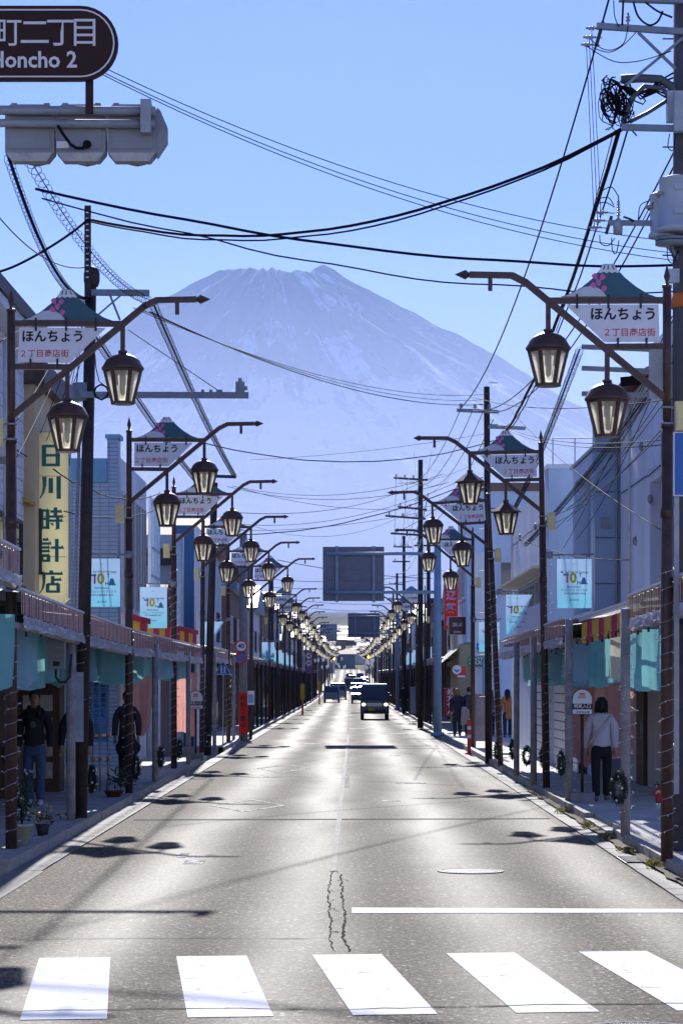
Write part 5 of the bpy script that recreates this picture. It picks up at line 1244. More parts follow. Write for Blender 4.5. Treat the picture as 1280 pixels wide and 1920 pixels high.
# ------------------------------------------------------------------ people
skinm = mat('skin', (.42, .26, .19), .55, var=.06); hairm = mat('black_hair', (.012, .010, .010), .45, var=.2, vs=30, streak=.2)
def skin_mesh(name, nodes, edges, m, extra=None, sub=2):
    """nodes: (x, y, z, rx, ry); grown with the Skin modifier"""
    me = bpy.data.meshes.new(name); me.from_pydata([n[:3] for n in nodes], edges, [])
    def mods(o):
        o.modifiers.new('s', 'SKIN'); sm = o.modifiers.new('u', 'SUBSURF'); sm.levels = sub; sm.render_levels = sub
        for v, n in zip(me.skin_vertices[0].data, nodes): v.radius = (n[3], n[4] if len(n) > 4 else n[3]); v.use_root = False
        me.skin_vertices[0].data[0].use_root = True
    r = evaluated_mesh(me, mods)
    r.materials.clear(); r.materials.append(m)
    b = B(); b.v = [tuple(v.co) for v in r.vertices]; b.f = [tuple(p.vertices) for p in r.polygons]; b.m = [0]*len(b.f); b.sm = [True]*len(b.f)
    if extra: extra(b)
    return b.mesh(name, m)
def person(label, x, y, H=1.70, face=-1, coat=(.02, .02, .02), trouser=(.05, .08, .15), shoe=(.5, .5, .5), hair='short', hairc=None, stride=.22, coat_len=.80, slim=1.0, tee=None, armsw=.12, bend=0, hands=True, skirt=False, rot=0, coatvar=.15):
    k = H/1.72; f = face
    t = thing('person', label, 'person', (x, y, .12+rz(y)), rot, group=None)
    T = lambda px, py, pz: ((px)*k, (py*f+bend*max(0, pz-.95)*f)*k, pz*k)
    def nd(px, py, pz, rx, ry=None): a = T(px, py, pz); return (*a, rx*k*slim, (ry or rx)*k*slim)
    st = stride
    # body (y+ = forward)
    n = [nd(0, 0, .95, .12, .10), nd(0, 0, 1.10, .11, .09), nd(0, 0, 1.28, .135, .10), nd(0, 0, 1.41, .10, .08), nd(0, .0, 1.49, .052), nd(0, .015, 1.555, .066, .068), nd(0, .012, 1.62, .080, .090), nd(0, .0, 1.685, .062, .075)]
    e = [(i, i+1) for i in range(7)]
    def chain(start, pts):
        p = start
        for q in pts: n.append(nd(*q)); e.append((p, len(n)-1)); p = len(n)-1
        return p
    for s in (-1, 1):
        chain(0, [(s*.095, st*.12*s, .86, .085), (s*.10, st*.35*s+.02, .50, .058), (s*.10, st*1.0*s-.02, .10, .042), (s*.105, st*1.0*s+.03, .04, .04), (s*.115, st*1.0*s+.15, .03, .035)])
        w = chain(3, [(s*.145, 0, 1.37, .05), (s*.21, -armsw*.35*s, 1.13, .043), (s*.222, -armsw*.9*s+.07, .90, .03), (s*.225, -armsw*1.0*s+.10, .83, .035, .022)])
        if hands:
            for q in range(4): chain(w, [(s*.225+(q-1.5)*.016, -armsw*s+.115, .775, .0095), (s*.22+(q-1.5)*.017, -armsw*s+.13, .735-.008*abs(q-1.6), .0085)])
            chain(w, [(s*.195, -armsw*s+.14, .80, .011), (s*.185, -armsw*s+.155, .765, .009)])
    def face_bits(b):
        c = T(0, .012, 1.60)
        yf = c[1]+f*.082*k; z = c[2]
        b.tube((0, yf, z+.018*k), (0, yf+f*.022*k, z-.018*k), .009*k, .014*k, 6)
        for s in (-1, 1): b.ball((s*.082*k, c[1], z), .022*k, 8, .45, .8, 1.2)
    bo = link('body', skin_mesh('body', n, e, skinm, face_bits), t)
    if f < 0:
        c = T(0, .012, 1.60); b = B(); yf = c[1]+f*.089*k
        for s in (-1, 1): b.ball((s*.032*k, yf, c[2]+.018*k), .010*k, 8, 1.3, .6, .7)
        b.obj('eye', ink, t)
        b = B()
        for s in (-1, 1): b.box(s*.032*k-.018*k, s*.032*k+.018*k, yf-.004, yf+.006, c[2]+.036*k, c[2]+.043*k)
        b.obj('eyebrow', hairm, t); B().ball((0, yf+.004, c[2]-.042*k), .022*k, 8, 1, .4, .35).obj('mouth', mat('lips', (.30, .11, .10), .5, var=0), t)
    # trousers
    tm_ = mat('trousers_%02d%02d%02d' % tuple(int(q*99) for q in trouser), trouser, .85, var=.2, vs=10)
    n = [nd(0, 0, 1.0, .15, .115), nd(0, 0, .90, .15, .12)]; e = [(0, 1)]
    if skirt: n += [nd(0, 0, .6, .15, .14), nd(0, 0, .30, .13, .13)]; e += [(1, 2), (2, 3)]
    for s in (-1, 1): chain(1, [(s*.095, st*.12*s, .78, .098), (s*.10, st*.35*s+.025, .50, .078), (s*.10, st*.9*s-.01, .16, .07), (s*.10, st*1.0*s-.02, .07, .075)])
    link('trousers', skin_mesh('trousers', n, e, tm_), t)
    sm_ = mat('shoes_%02d' % int(shoe[0]*99), shoe, .6, var=.1)
    for s in (-1, 1):
        n = [nd(s*.10, st*s-.05, .05, .052, .055), nd(s*.105, st*s+.05, .045, .052, .048), nd(s*.11, st*s+.15, .035, .046, .036), nd(s*.112, st*s+.20, .03, .03, .025)]; link('shoe', skin_mesh('shoe', n, [(0, 1), (1, 2), (2, 3)], sm_), t)
    # coat
    cm = mat('coat_%02d%02d%02d' % tuple(int(q*99) for q in coat), coat, .8, var=coatvar, vs=9, bump=.4, bs=14)
    lo = coat_len
    n = [nd(0, .0, lo, .18, .145), nd(0, 0, .98, .17, .135), nd(0, 0, 1.15, .155, .125), nd(0, 0, 1.32, .16, .13), nd(0, 0, 1.43, .115, .10), nd(0, -.01, 1.49, .085, .085)]; e = [(i, i+1) for i in range(5)]
    for s in (-1, 1): chain(3, [(s*.155, 0, 1.385, .086), (s*.205, -armsw*.1*s, 1.28, .080), (s*.225, -armsw*.35*s, 1.13, .072), (s*.228, -armsw*.85*s+.065, .91, .056), (s*.23, -armsw*.9*s+.075, .875, .05)])
    ck = link('jacket', skin_mesh('jacket', n, e, cm), t)
    if tee:
        b = B(); yy = f*(.145)*k*slim; pts = [(-.07, 1.50), (.07, 1.50), (.105, 1.25), (.10, .93), (-.10, .93), (-.105, 1.25)]
        b = B(); vs = []
        for j in range(9):
            v = j/8; z = 1.47-v*.56
            for i in range(7):
                u = i/6-.5; wd = (.12+.10*min(1, v*2)); d = .175 if v > .3 else .12+.055*v/.3
                vs.append((u*wd*k, f*(d*math.cos(u*1.3)+.012)*k, z*k))
        b.add(vs, [(j*7+i, j*7+i+1, (j+1)*7+i+1, (j+1)*7+i) for j in range(8) for i in range(6)], True); b.obj('shirt', mat('dark_shirt', tee, .9, var=.15), t)
        B().ball((0, f*.188*k, 1.22*k), .05*k, 10, 1, .15, 1.1).obj('shirt_print', mat('faded_print', (.09, .10, .09), .9, var=.5, vs=25), t)
        b = B(); b.path([(.075*k*s_, f*(.08+.05*j)*k, (1.5-.09*j)*k) for s_ in (-1,) for j in range(3)], .03*k, 6); b.path([(.075*k, f*(.08+.05*j)*k, (1.5-.09*j)*k) for j in range(3)], .03*k, 6); b.obj('hood', cm, t)
    hm = hairm if hairc is None else mat('hair_%02d' % int(hairc[0]*99), hairc, .5, var=.25, vs=30, streak=.2)
    c = T(0, .0, 1.64)
    b = B()
    if hair == 'short':
        b.ball((c[0], c[1]-f*.012*k, c[2]+.022*k), .1*k, 14, .93, 1.08, .86); bv = []
        for v in b.v:
            p = Vector(v)-Vector(c); 
            if p.y*f > .03*k and p.z < .045*k: p.y = f*.03*k
            bv.append(tuple(p*(1+.10*noise.noise(p*38))+Vector(c)))
        b.v = bv
        for q in range(26): a = rnd.uniform(0, 6.28); r_ = rnd.uniform(.0, .08)*k; px, py = c[0]+r_*math.cos(a), c[1]+r_*math.sin(a); b.tube((px, py, c[2]+.08*k), (px+rnd.uniform(-.02, .02)*k, py+rnd.uniform(-.02, .02)*k, c[2]+.118*k), .014*k, .002, 4)
    else:
        L_ = {'bob': .20, 'long': .36}[hair]
        pr = [(.005, .09), (.05, .082), (.083, .05), (.094, 0), (.094, -.05), (.088, -L_*.55), (.070, -L_*.85), (.03, -L_)]
        b.lathe([(r_*k, z*k) for r_, z in pr], 16, c)
        b.v = [(v[0], v[1]+(-f*.03*k if (v[1]-c[1])*f > .03*k else -f*.012*k), v[2]+.012*k*noise.noise(Vector((v[0]*40, v[1]*40, 1)))) for v in b.v]
    for q in range(60 if hair != 'short' else 0):
        a = rnd.uniform(0, 6.28); r0 = .094*k; px, py = c[0]+r0*math.cos(a), c[1]+r0*math.sin(a)-f*.012*k
        if (py-c[1])*f > .05*k: continue
        b.path([(px*.98, py, c[2]+.02*k), (px*1.04+rnd.uniform(-.01, .01), py*1.0+rnd.uniform(-.01, .01), c[2]-L_*.5*k), (px*.95+rnd.uniform(-.03, .03), py+rnd.uniform(-.03, .03), c[2]-L_*rnd.uniform(.85, 1.12)*k)], [.012*k, .010*k, .003*k], 4)
    b.obj('hair', hm, t)
    return t
person('man in open black jacket, dark shirt and jeans walking towards us on the left', LP(65, 35.5), 35.5, 1.72, -1, (.012, .012, .013), (.07, .11, .20), (.6, .6, .64), 'short', tee=(.018, .022, .018), stride=.13, coat_len=.84)
person('person in dark jacket and jeans mostly hidden behind the left poles', LP(143, 37.4), 37.4, 1.64, -1, (.015, .016, .022), (.10, .13, .20), (.65, .65, .68), 'short', stride=.2)
p3_ = person('person in grey hooded top behind the second left lamp pole, holding a bag', LP(238, 44), 44, 1.66, -1, (.06, .055, .06), (.03, .03, .035), (.03, .03, .03), 'short', stride=.1, armsw=.05)
t = thing('shoulder_bag', 'bulky black bag carried low in front of the person behind the lamp', 'bag', (LP(240, 43.6), 43.6, .75))
b = B(); b.ball((0, 0, 0), .22, 14, 1.05, .5, .95); b.v = [tuple(Vector(v)*(1+.15*noise.noise(Vector(v)*9))) for v in b.v]; b.obj('pouch', mat('black_nylon', (.012, .012, .014), .6, var=.2), t); b = B(); b.path([(-.12, .05, .15), (-.15, .12, .40), (-.12, .16, .6)], .016, 6); b.obj('strap', mat('black_nylon'), t)
wm_ = person('woman in short white padded jacket and black trousers walking away on the right', LP(1127, 36.8), 36.8, 1.62, 1, (.56, .54, .58), (.012, .012, .013), (.16, .14, .12), 'bob', stride=.14, coat_len=.86, coatvar=.06)
t = thing('crossbody_strap', 'pale crossbody bag strap over the white jacket of the walking woman', 'strap', (LP(1127, 36.8), 36.8, .12))
b = B(); b.path([(.13, -.09, 1.33), (.06, -.165, 1.22), (-.06, -.175, 1.08), (-.17, -.10, .93), (-.2, .0, .85)], .02, 6); b.obj('strap', mat('pale_strap', (.6, .48, .44), .7), t)
person('person in long dark coat with light brown hair beside the red notice', LP(857, 80), 80, 1.62, 1, (.025, .027, .045), (.03, .03, .035), (.02, .02, .02), 'bob', (.30, .17, .06), coat_len=.50)
pk = person('person with dark backpack walking away next to the long dark coat', LP(879, 80), 80, 1.64, 1, (.03, .035, .05), (.04, .04, .045), (.1, .1, .1), 'short', coat_len=.8)
pj = person('woman with long black hair, grey backpack and jeans beside the white board', LP(919, 79), 79, 1.60, 1, (.30, .30, .32), (.02, .03, .06), (.1, .1, .1), 'long')
person('woman in orange coat with long black hair behind the third right lamp', LP(951, 78), 78, 1.60, 1, (.42, .16, .05), (.02, .03, .05), (.1, .1, .1), 'long', coat_len=.62)
person('lone dark-clothed figure far along the right sidewalk', LP(757, 138), 138, 1.66, 1, (.02, .02, .022), (.02, .02, .022), (.05, .05, .05), 'short')
for px, Y, c_, la in ((879, 79.8, (.05, .06, .08), 'dark slate backpack on the person next to the long coat'), (919, 78.8, (.11, .10, .10), 'grey backpack on the woman with long black hair')):
    t = thing('backpack', la, 'backpack', (LP(px, Y), Y, .12)); b = B(); b.box(-.14, .14, -.09, .08, .92, 1.36); b.v = [(v[0]*(1 if v[2] < 1.2 else .75), v[1], v[2]) for v in b.v]; b.obj('bag_body', mat('pack_%02d' % int(c_[0]*99), c_, .8, var=.2), t); B().box(-.1, .1, -.13, -.0905, .97, 1.14).obj('front_pocket', mat('pack_%02d' % int(c_[0]*99)), t)
t = thing('coat', 'beige coat carried over the arm of the backpack wearer', 'coat', (LP(872, 79.7), 79.7, .12)); cloth(t, (0, -.05, 1.0), .32, .62, mat('beige_cloth', (.42, .36, .3), .8), .5, .05, -.1, name='cloth')

# ------------------------------------------------------------------ vehicles
tyre = mat('tyre_rubber', (.012, .012, .012), .8, var=.1); rim = mat('alloy', (.4, .4, .42), .35, metal=.7, var=.1); plate_y = mat('yellow_plate', (.62, .42, .03), .5, var=.05); plate_w = mat('white_plate', (.7, .7, .7), .5, var=.05)
lampw = mat('lit_headlamp', (1, .86, .55), .3, emit=1.6, var=0); lampr = mat('red_lens', (.45, .02, .02), .2, var=0); chrome = mat('bright_trim', (.6, .6, .62), .2, metal=.9, var=0)
def wheel(par, x, y, r=.28):
    w = B().lathe([(r*.62, -.08), (r*.95, -.085), (r, -.06), (r, .06), (r*.95, .085), (r*.62, .08)], 18).obj('wheel', tyre, par, (x, y, r)); w.rotation_euler = (0, R(90), 0)
    B().lathe([(.03, -.082), (r*.6, -.07), (r*.6, .07), (.03, .082)], 12).obj('rim', rim, w)
def carbody(prof, w, taper_z, tuck):
    """side profile (y, z) swept across the width with narrower greenhouse"""
    b = B(); secs = [(-1, .0), (-.93, 1), (-.5, 1), (0, 1), (.5, 1), (.93, 1), (1, .0)]; n = len(prof); vs = []
    cy = sum(p[0] for p in prof)/n; cz = sum(p[1] for p in prof)/n
    for u, full in secs:
        for y, z in prof:
            kx = 1.0 if z <= taper_z else 1-tuck*(z-taper_z)
            yy, zz = (y, z) if full else (cy+(y-cy)*.96, cz+(z-cz)*.94)
            bow = .03*(1-abs(u)**2)*(1 if y > cy else -1)
            vs.append((u*w/2*kx, yy+bow, zz))
    fs = [(i*n+j, i*n+(j+1) % n, (i+1)*n+(j+1) % n, (i+1)*n+j) for i in range(len(secs)-1) for j in range(n)]
    fs += [tuple(reversed(range(n))), tuple((len(secs)-1)*n+j for j in range(n))]
    b.add(vs, fs, False); return b
def car(label, x, y, c, kind='hatch', front=False, lit=False, plate=plate_w, w=1.48, group='vehicles on the road'):
    """front=True: nose towards us. Local -y faces the camera."""
    t = thing('van' if kind == 'van' else 'car', label, 'van' if kind == 'van' else 'car', (x, y, rz(y)), group=group)
    pm = mat('car_paint_%02d%02d%02d' % tuple(int(q*99) for q in c), c, .22, spec=.6, var=.05)
    if kind == 'van':
        pr = [(0, .30), (0, .52), (.02, .95), (.10, 1.06), (.42, 1.72), (.60, 1.84), (3.25, 1.86), (3.38, 1.70), (3.40, .45), (3.36, .30)]; L_, H_, tk, tz_ = 3.4, 1.86, .10, 1.0
        ws = [(.105, 1.09), (.405, 1.69)]
    elif kind == 'suv':
        pr = [(0, .35), (.0, .9), (.06, 1.0), (.35, 1.58), (.6, 1.66), (2.5, 1.66), (3.1, 1.1), (3.9, .98), (4.05, .8), (4.05, .35)]; L_, H_, tk, tz_ = 4.05, 1.66, .16, 1.0; ws = [(.075, 1.04), (.33, 1.54)]
    else:
        pr = [(0, .30), (-.02, .75), (.05, .92), (.30, 1.42), (.52, 1.50), (1.9, 1.50), (2.55, .98), (3.3, .86), (3.42, .66), (3.42, .30)]; L_, H_, tk, tz_ = 3.42, 1.5, .17, .92; ws = [(.065, .95), (.285, 1.39)]
    if front and kind != 'van':
        pr = [(0, .30), (-.02, .62), (.1, .84), (.85, .96), (1.55, 1.42), (1.8, 1.5), (3.0, 1.48), (3.4, 1.0), (3.42, .3)]; ws = [(.88, .98), (1.53, 1.40)]
    carbody(pr, w, tz_, tk).obj('body', pm, t)
    (y0, z0), (y1, z1) = ws; b = B(); k0 = (1-tk*max(0, z0-tz_))*w/2*.88; k1 = (1-tk*(z1-tz_))*w/2*.86; d = .035
    b.add([(-k0, y0-d, z0), (k0, y0-d, z0), (k1, y1-d, z1), (-k1, y1-d, z1), (0, y0-d-.03, z0), (0, y1-d-.03, z1)], [(0, 4, 5, 3), (4, 1, 2, 5)]); b.obj('windscreen' if front else 'rear_window', glass, t)
    for s in (-1, 1):
        b = B(); zt = z1; b.add([(s*(k0+.10)*1.0, y0+.35, z0+.02), (s*(k1+.115), y1+.25, zt), (s*(k1+.115), L_*.55, zt), (s*(k0+.10), L_*.6, z0+.02)], [(0, 1, 2, 3)]); b.obj('side_window', glass, t)
        b = B(); mz = z0+.08; b.ball((s*(w/2+.10), y0+.18, mz), .09, 8, 1, .6, 1.1); b.obj('mirror', pm, t)
        if front: b = B(); b.ball((s*w*.385, .02, .78 if kind == 'van' else .70), .10, 10, 1.15, .5, .85); b.obj('headlight', lampw if lit else chrome, t)
        else: b = B(); b.box(s*w*.40-.06, s*w*.40+.06, -.05, .02, .72, 1.0); b.obj('tail_light', lampr, t)
    for s in (-1, 1):
        for yy in (.62, L_-.62): wheel(t, s*(w/2-.10), yy)
    if front:
        b = B()
        for k in range(3): b.box(-w*.28, w*.28, -.05, -.015, .70+k*.06, .73+k*.06)
        b.obj('grille', chrome if kind == 'van' else darkmetal, t); B().box(-w*.40, w*.40, -.05, .0, .34, .50).obj('air_intake', darkmetal, t)
        B().box(-.34 if kind == 'van' else -.17, 0 if kind == 'van' else .17, -.062, -.051, .47, .63).obj('number_plate', plate, t)
        B().ball((0, -.035, .79), .045, 8, 1, .4, 1).obj('badge', chrome, t)
    else:
        B().box(-w*.47, w*.47, -.07, .02, .34, .56).obj('bumper', pm, t); B().box(-.17, .17, -.085, -.0705, .40, .56).obj('number_plate', plate, t)
        B().box(-w*.42, w*.42, .25, .45, H_-.03, H_+.02).obj('roof_spoiler', pm, t)
    return t
car('dark navy box van with lit headlights and yellow plate driving towards us', LP(702, 122), 121, (.05, .07, .105), 'van', True, True, plate_y)
car('light blue hatchback with yellow plate driving away in the left lane', LP(621.5, 213), 213, (.22, .34, .44), 'hatch', False, plate=plate_y)
car('silver hatchback just beyond the light blue car', LP(636, 238), 238, (.45, .48, .52), 'hatch', False)
car('dark sport utility car with bright windscreen beyond the silver hatchback', LP(633, 262), 262, (.05, .045, .05), 'suv', False, w=1.75)
car('blue-grey car following the dark van in the right lane', LP(674, 205), 205, (.06, .10, .15), 'hatch', True)
car('dark compact car behind the blue-grey one in the right lane', LP(686, 232), 232, (.03, .03, .035), 'hatch', True)
for k, (px, Y, c_, fr, kd) in enumerate(((668, 290, (.5, .52, .55), True, 'hatch'), (650, 305, (.04, .05, .07), False, 'hatch'), (672, 335, (.10, .18, .28), True, 'van'), (654, 345, (.6, .6, .62), False, 'van'), (678, 372, (.6, .6, .62), True, 'hatch'), (659, 390, (.3, .05, .05), False, 'hatch'), (683, 410, (.08, .1, .14), True, 'suv'), (660, 432, (.5, .5, .52), False, 'suv'), (675, 455, (.62, .62, .62), True, 'van'), (655, 480, (.05, .08, .12), False, 'hatch'))):
    car('%s far vehicle in the queue, %s behind the light blue car' % (['silver', 'black', 'blue boxy', 'white boxy', 'white', 'red', 'dark blue', 'grey', 'tall white', 'navy'][k], ['near', 'close', 'a little', 'somewhat', 'further', 'well', 'far', 'very far', 'distantly', 'farthest'][k]), LP(px, Y), Y, c_, kd, fr)

# ------------------------------------------------------------------ signs
signblue = mat('traffic_blue', (.03, .16, .50), .4, var=.04); signred = mat('traffic_red', (.60, .03, .04), .4, var=.04); skyb = mat('pale_blue_board', (.20, .42, .72), .6, var=.08)
def disc(b, r, y, z=0, n=28, x=0): b.add([(x+r*math.cos(2*math.pi*i/n), y, z+r*math.sin(2*math.pi*i/n)) for i in range(n)], [tuple(range(n))])
def roundsign(label, px, py, Y, r, kind, cat='road sign'):
    p = W(px, py, Y); t = thing('round_sign', label, cat, p)
    b = B(); b.prism([(r*math.cos(2*math.pi*i/28), r*math.sin(2*math.pi*i/28)) for i in range(28)], -.012, .012); b.obj('plate', signred, t)
    if kind == 'limit':
        b = B(); disc(b, r*.78, -.016); b.obj('field', white, t); text('40', r*1.05, mat('sign_navy', (.02, .04, .22), .5, var=0), t, (0, -.020, 0), .03)
    else:
        b = B(); disc(b, r*.78, -.016); b.obj('field', signblue, t)
        b = B(); c_ = math.cos(R(-45)); w = r*.13; l = r*.8
        b.add([(-l*.707-w*.707, -.020, l*.707-w*.707), (-l*.707+w*.707, -.020, l*.707+w*.707), (l*.707+w*.707, -.020, -l*.707+w*.707), (l*.707-w*.707, -.020, -l*.707-w*.707)], [(0, 1, 2, 3)]); b.obj('slash', signred, t)
    B().box(-.03, .03, .0125, .16, -.04, .04).obj('bracket', galv, t)
    return t
roundsign('round red-rimmed speed limit sign reading 40, left side', 452, 1212, 76.2, .205, 'limit')
roundsign('round blue no-parking sign with red slash under the speed limit', 452, 1233.5, 76.2, .205, 'nopark')
for k, py in enumerate((1230, 1243.5, 1257)): roundsign('tiny far round sign, %s of a stack of three on the left' % ['top', 'middle', 'bottom'][k], 579, py, 165, .26, 'limit' if k < 2 else 'nopark')
t = thing('warning_sign', 'blue triangular pedestrian crossing sign with white figures, left side', 'road sign', W(418, 1255, 70)); rr = .26
tri = lambda r: [(-r, -r*.62), (r, -r*.62), (0, r*1.02)]
B().prism(tri(rr*1.02), -.010, .012).obj('rim', white, t); B().prism([(x, z) for x, z in tri(rr*.92)], -.016, -.0105).obj('plate', signblue, t)
b = B()
for x, h_ in ((-.05, .15), (.05, .12)):
    b.ball((x, -.017, -.02+h_*.75), .022, 8, 1, .12, 1); b.prism([(x-.028, -.02), (x+.028, -.02), (x+.02, -.02+h_*.62), (x-.02, -.02+h_*.62)], -.018, -.0165); b.prism([(x-.03, -.12), (x-.008, -.12), (x+.0, -.02), (x-.02, -.02)], -.018, -.0165); b.prism([(x+.012, -.12), (x+.034, -.12), (x+.02, -.02), (x, -.02)], -.018, -.0165)
b.obj('pictogram', white, t); B().tube((0, .03, -2.3), (0, .03, .2), .022, .022, 8).obj('post', galv, t)
t = thing('work_notice', 'bright red vertical work notice with black characters on the grey pole', 'notice', W(456, 1377, 76.0))
B().box(-.14, .14, -.02, .02, 0, 1.34).obj('cloth', mat('vermilion', (.85, .03, .02), .6, var=.05, kind='cloth', alpha=.4), t); vtext('右折工事中', .21, ink, t, 0, -.024, 1.28, .225, .02)
t = thing('notice_board', 'small blue and white notice on a dark post beside the red work notice', 'notice', W(470, 1387, 78))
B().tube((0, 0, 0), (0, 0, 1.15), .05, .045, 8).obj('post', brown2, t); B().box(-.12, .12, -.03, -.01, 1.15, 1.62).obj('board', white, t); B().box(-.085, .085, -.036, -.0305, 1.22, 1.5).obj('print', skyb, t)
def busstop(label, px, Y, top, w, hpx):
    p = W(px, 0, Y); p.z = .12; t = thing('bus_stop_sign', label, 'bus stop', p); zt = W(0, top, Y).z-.12
    B().box(-.18, .18, -.14, .14, -.02, .16).obj('base', conc, t); B().tube((0, 0, .16), (0, 0, zt-hpx*Y/F+.02), .025, .025, 8).obj('post', brown2, t)
    h_ = hpx*Y/F; r = w/2; pts = [(-r, zt-h_), (r, zt-h_)]+[(r*math.cos(math.pi*i/14), zt-r+r*math.sin(math.pi*i/14)) for i in range(15)]
    B().prism(pts, -.02, .02).obj('rim', darkmetal, t)
    pi_ = [(x*.93, zt-h_*.5+(z-zt+h_*.5)*.95) for x, z in pts]; pl_ = B().prism(pi_, -.026, -.0205).obj('plate', white, t)
    zb = zt-h_*.70; B().box(-r*.94, r*.94, -.031, -.0265, zb-h_*.10, zb+h_*.12).obj('band', mat('band_brown', (.035, .025, .03), .5), t)
    text('明見入口', w*.21, white, pl_, (0, -.034, zb+.005), .02)
    b = B(); zc = zt-h_*.28; b.box(-.05, .05, -.03, -.0265, zc-.006, zc+.008); b.box(-.04, .04, -.03, -.0265, zc+.02, zc+.045); b.box(-.07, .06, -.03, -.0265, zc-.03, zc-.018); b.obj('emblem', mat('orange_red_print', (.6, .10, .03), .5, var=0), pl_)
    b = B(); 
    for k in range(5): b.box(-.09+k*.042, -.065+k*.042, -.03, -.0265, zt-h_*.93, zt-h_*.88)
    b.obj('print', darkmetal, pl_)
busstop('round-topped bus stop sign on concrete base, left sidewalk', 367, 56, 1295, .35, 35); busstop('round-topped bus stop sign on concrete base, beside the woman in white', 1091, 36.2, 1292, .32, 48)
def board(name, label, px0, px1, py0, py1, Y, m_, cat='sign', d=.08, edge=None):
    a, c_ = W(px0, py1, Y), W(px1, py0, Y); t = thing(name, label, cat, ((a.x+c_.x)/2, Y, a.z)); w, h_ = (c_.x-a.x)/2, c_.z-a.z
    B().box(-w, w, -d/2, d/2, 0, h_).obj('panel', m_, t)
    if edge: b = B(); e = .012; b.box(-w-e, w+e, -d/2-.004, d/2, h_+.0005, h_+e); b.box(-w-e, w+e, -d/2-.004, d/2, -e, -.0005); b.box(-w-e, -w-.0005, -d/2-.004, d/2, 0, h_); b.box(w+.0005, w+e, -d/2-.004, d/2, 0, h_); b.obj('frame', edge, t)
    return t, w, h_, -d/2-.005
t, w, h_, y = board('shop_sign', 'square dark red shop sign with white serif letters on the right', 841, 873, 1157, 1190, 85, mat('maroon_board', (.07, .008, .018), .4), edge=white)
text('SK-II', .19, white, t, (0, y, h_*.55), .006, wide=.95); text('渡辺薬局', .07, white, t, (0, y, h_*.14), .01)
t, w, h_, y = board('shop_sign', 'tall orange-red vertical shop sign with pale blue characters', 833, 857, 1078, 1180, 88, mat('orange_red_board', (.72, .07, .02), .5, var=.1, kind='cloth', alpha=.35), edge=skyb)
vtext('渡辺薬局', .36, mat('pale_blue_letters', (.45, .65, .85), .5, var=0), t, 0, y, h_-.06, (h_-.1)/4, .05)
t, w, h_, y = board('shop_sign', 'red and white hanging sign with blue blob below the cream shop', 852, 873, 1250, 1271, 82.5, signred); b = B(); disc(b, .16, y, h_*.72, x=-.12); b.obj('emblem', white, t); B().prism([(-.24, h_*.78), (-.12, h_*.45), (0, h_*.78), (-.12, h_*.68)], y-.01, y-.004).obj('emblem_mark', signblue, t); B().box(-.1, .18, y-.006, y, .02, .08).obj('caption', white, t)
t, w, h_, y = board('notice_board', 'dark red prescription notice with white characters on the right sidewalk', 832, 855, 1291, 1343, 86, mat('deep_red_board', (.30, .015, .03), .5), 'notice'); vtext('処方せん', .23, white, t, 0, y, h_-.02, h_/4.2, .03)
t, w, h_, y = board('shop_sign', 'green shop sign with white characters behind the fourth right lamp', 876, 906, 1231, 1250, 83.4, mat('leaf_green_board', (.03, .30, .10), .5)); text('渡辺', .28, white, t, (.06, y, h_*.5), .03)
t, w, h_, y = board('shop_sign', 'narrow pale blue vertical sign left of the third right lamp', 905, 921, 1232, 1300, 83, mat('pale_blue_board'), edge=darkmetal)
b = B(); disc(b, .1, y, h_-.14); b.obj('emblem', mat('emblem_teal', (.03, .2, .25), .5, var=0), t); vtext('渡辺薬局', .17, navy, t, 0, y, h_-.28, .2, .02); B().box(-.06, .06, y-.003, y, .2, .3).obj('red_mark', signred, t)
t, w, h_, y = board('direction_sign', 'small blue sign with white arrow above the green shop sign', 893, 912, 1206, 1219, 67, signblue, 'sign', .03); b = B(); b.prism([(-.1, h_*.42), (.02, h_*.42), (.02, h_*.2), (.11, h_*.5), (.02, h_*.8), (.02, h_*.58), (-.1, h_*.58)], y-.002, y+.002); b.obj('arrow', white, t)
B().box(-w, w, -.012, .012, -.10, -.003).obj('caption_plate', white, t); text('駐車場', .085, ink, t, (0, -.016, -.052), .02)
t, w, h_, y = board('road_sign', 'blue rectangular road sign cut off by the right edge', 1264, 1340, 812, 928, 23.5, signblue, 'road sign', .03, edge=white)
B().box(-w-.0, -w+.05, .02, .05, -3.0, h_).obj('post', galv, t)
t, w, h_, y = board('banner', 'blue vertical welcome banner with columns of dark characters, left', 160, 201, 1258, 1392, 40, mat('sky_blue_cloth', (.26, .48, .80), .7, var=.06, kind='cloth', alpha=.4), 'banner', .01)
text('Welcome to Japanese', .033, navy, t, (0, y, h_-.10), .02); text('historic culture', .033, navy, t, (0, y, h_-.145), .02)
for k, s_ in enumerate(('店の建物内にも', 'お気軽にお入りください', '歓迎富士吉田文化')): vtext(s_, .085, navy, t, .12-k*.12, y, h_-.2, .088, .015)
B().tube((.2, .02, -.6), (.2, .02, h_+.05), .012, .012, 6).obj('pole', galv, t)
t = thing('display_board', 'white freestanding board on metal legs by the fourth right lamp', 'board', W(902, 1408, 66)); t.location.z = .12
B().box(-.15, .15, -.02, .02, .18, 1.52).obj('panel', mat('weathered_board', (.42, .36, .36), .4, var=.25, vs=2), t)
for s in (-1, 1): B().tube((s*.16, 0, 0), (s*.16, 0, 1.54), .014, .014, 6).obj('leg', galv, t)
t = thing('delineator_post', 'red-orange flexible traffic post with white bands on the right kerb', 'traffic post', (LP(879, 63.5), 63.5, .0))
dm = mat('fluorescent_red', (.80, .05, .03), .45, var=.05); B().lathe([(.13, 0), (.13, .03), (.05, .06), (.05, .9), (.035, .95), (0, .96)], 14).obj('post', dm, t)
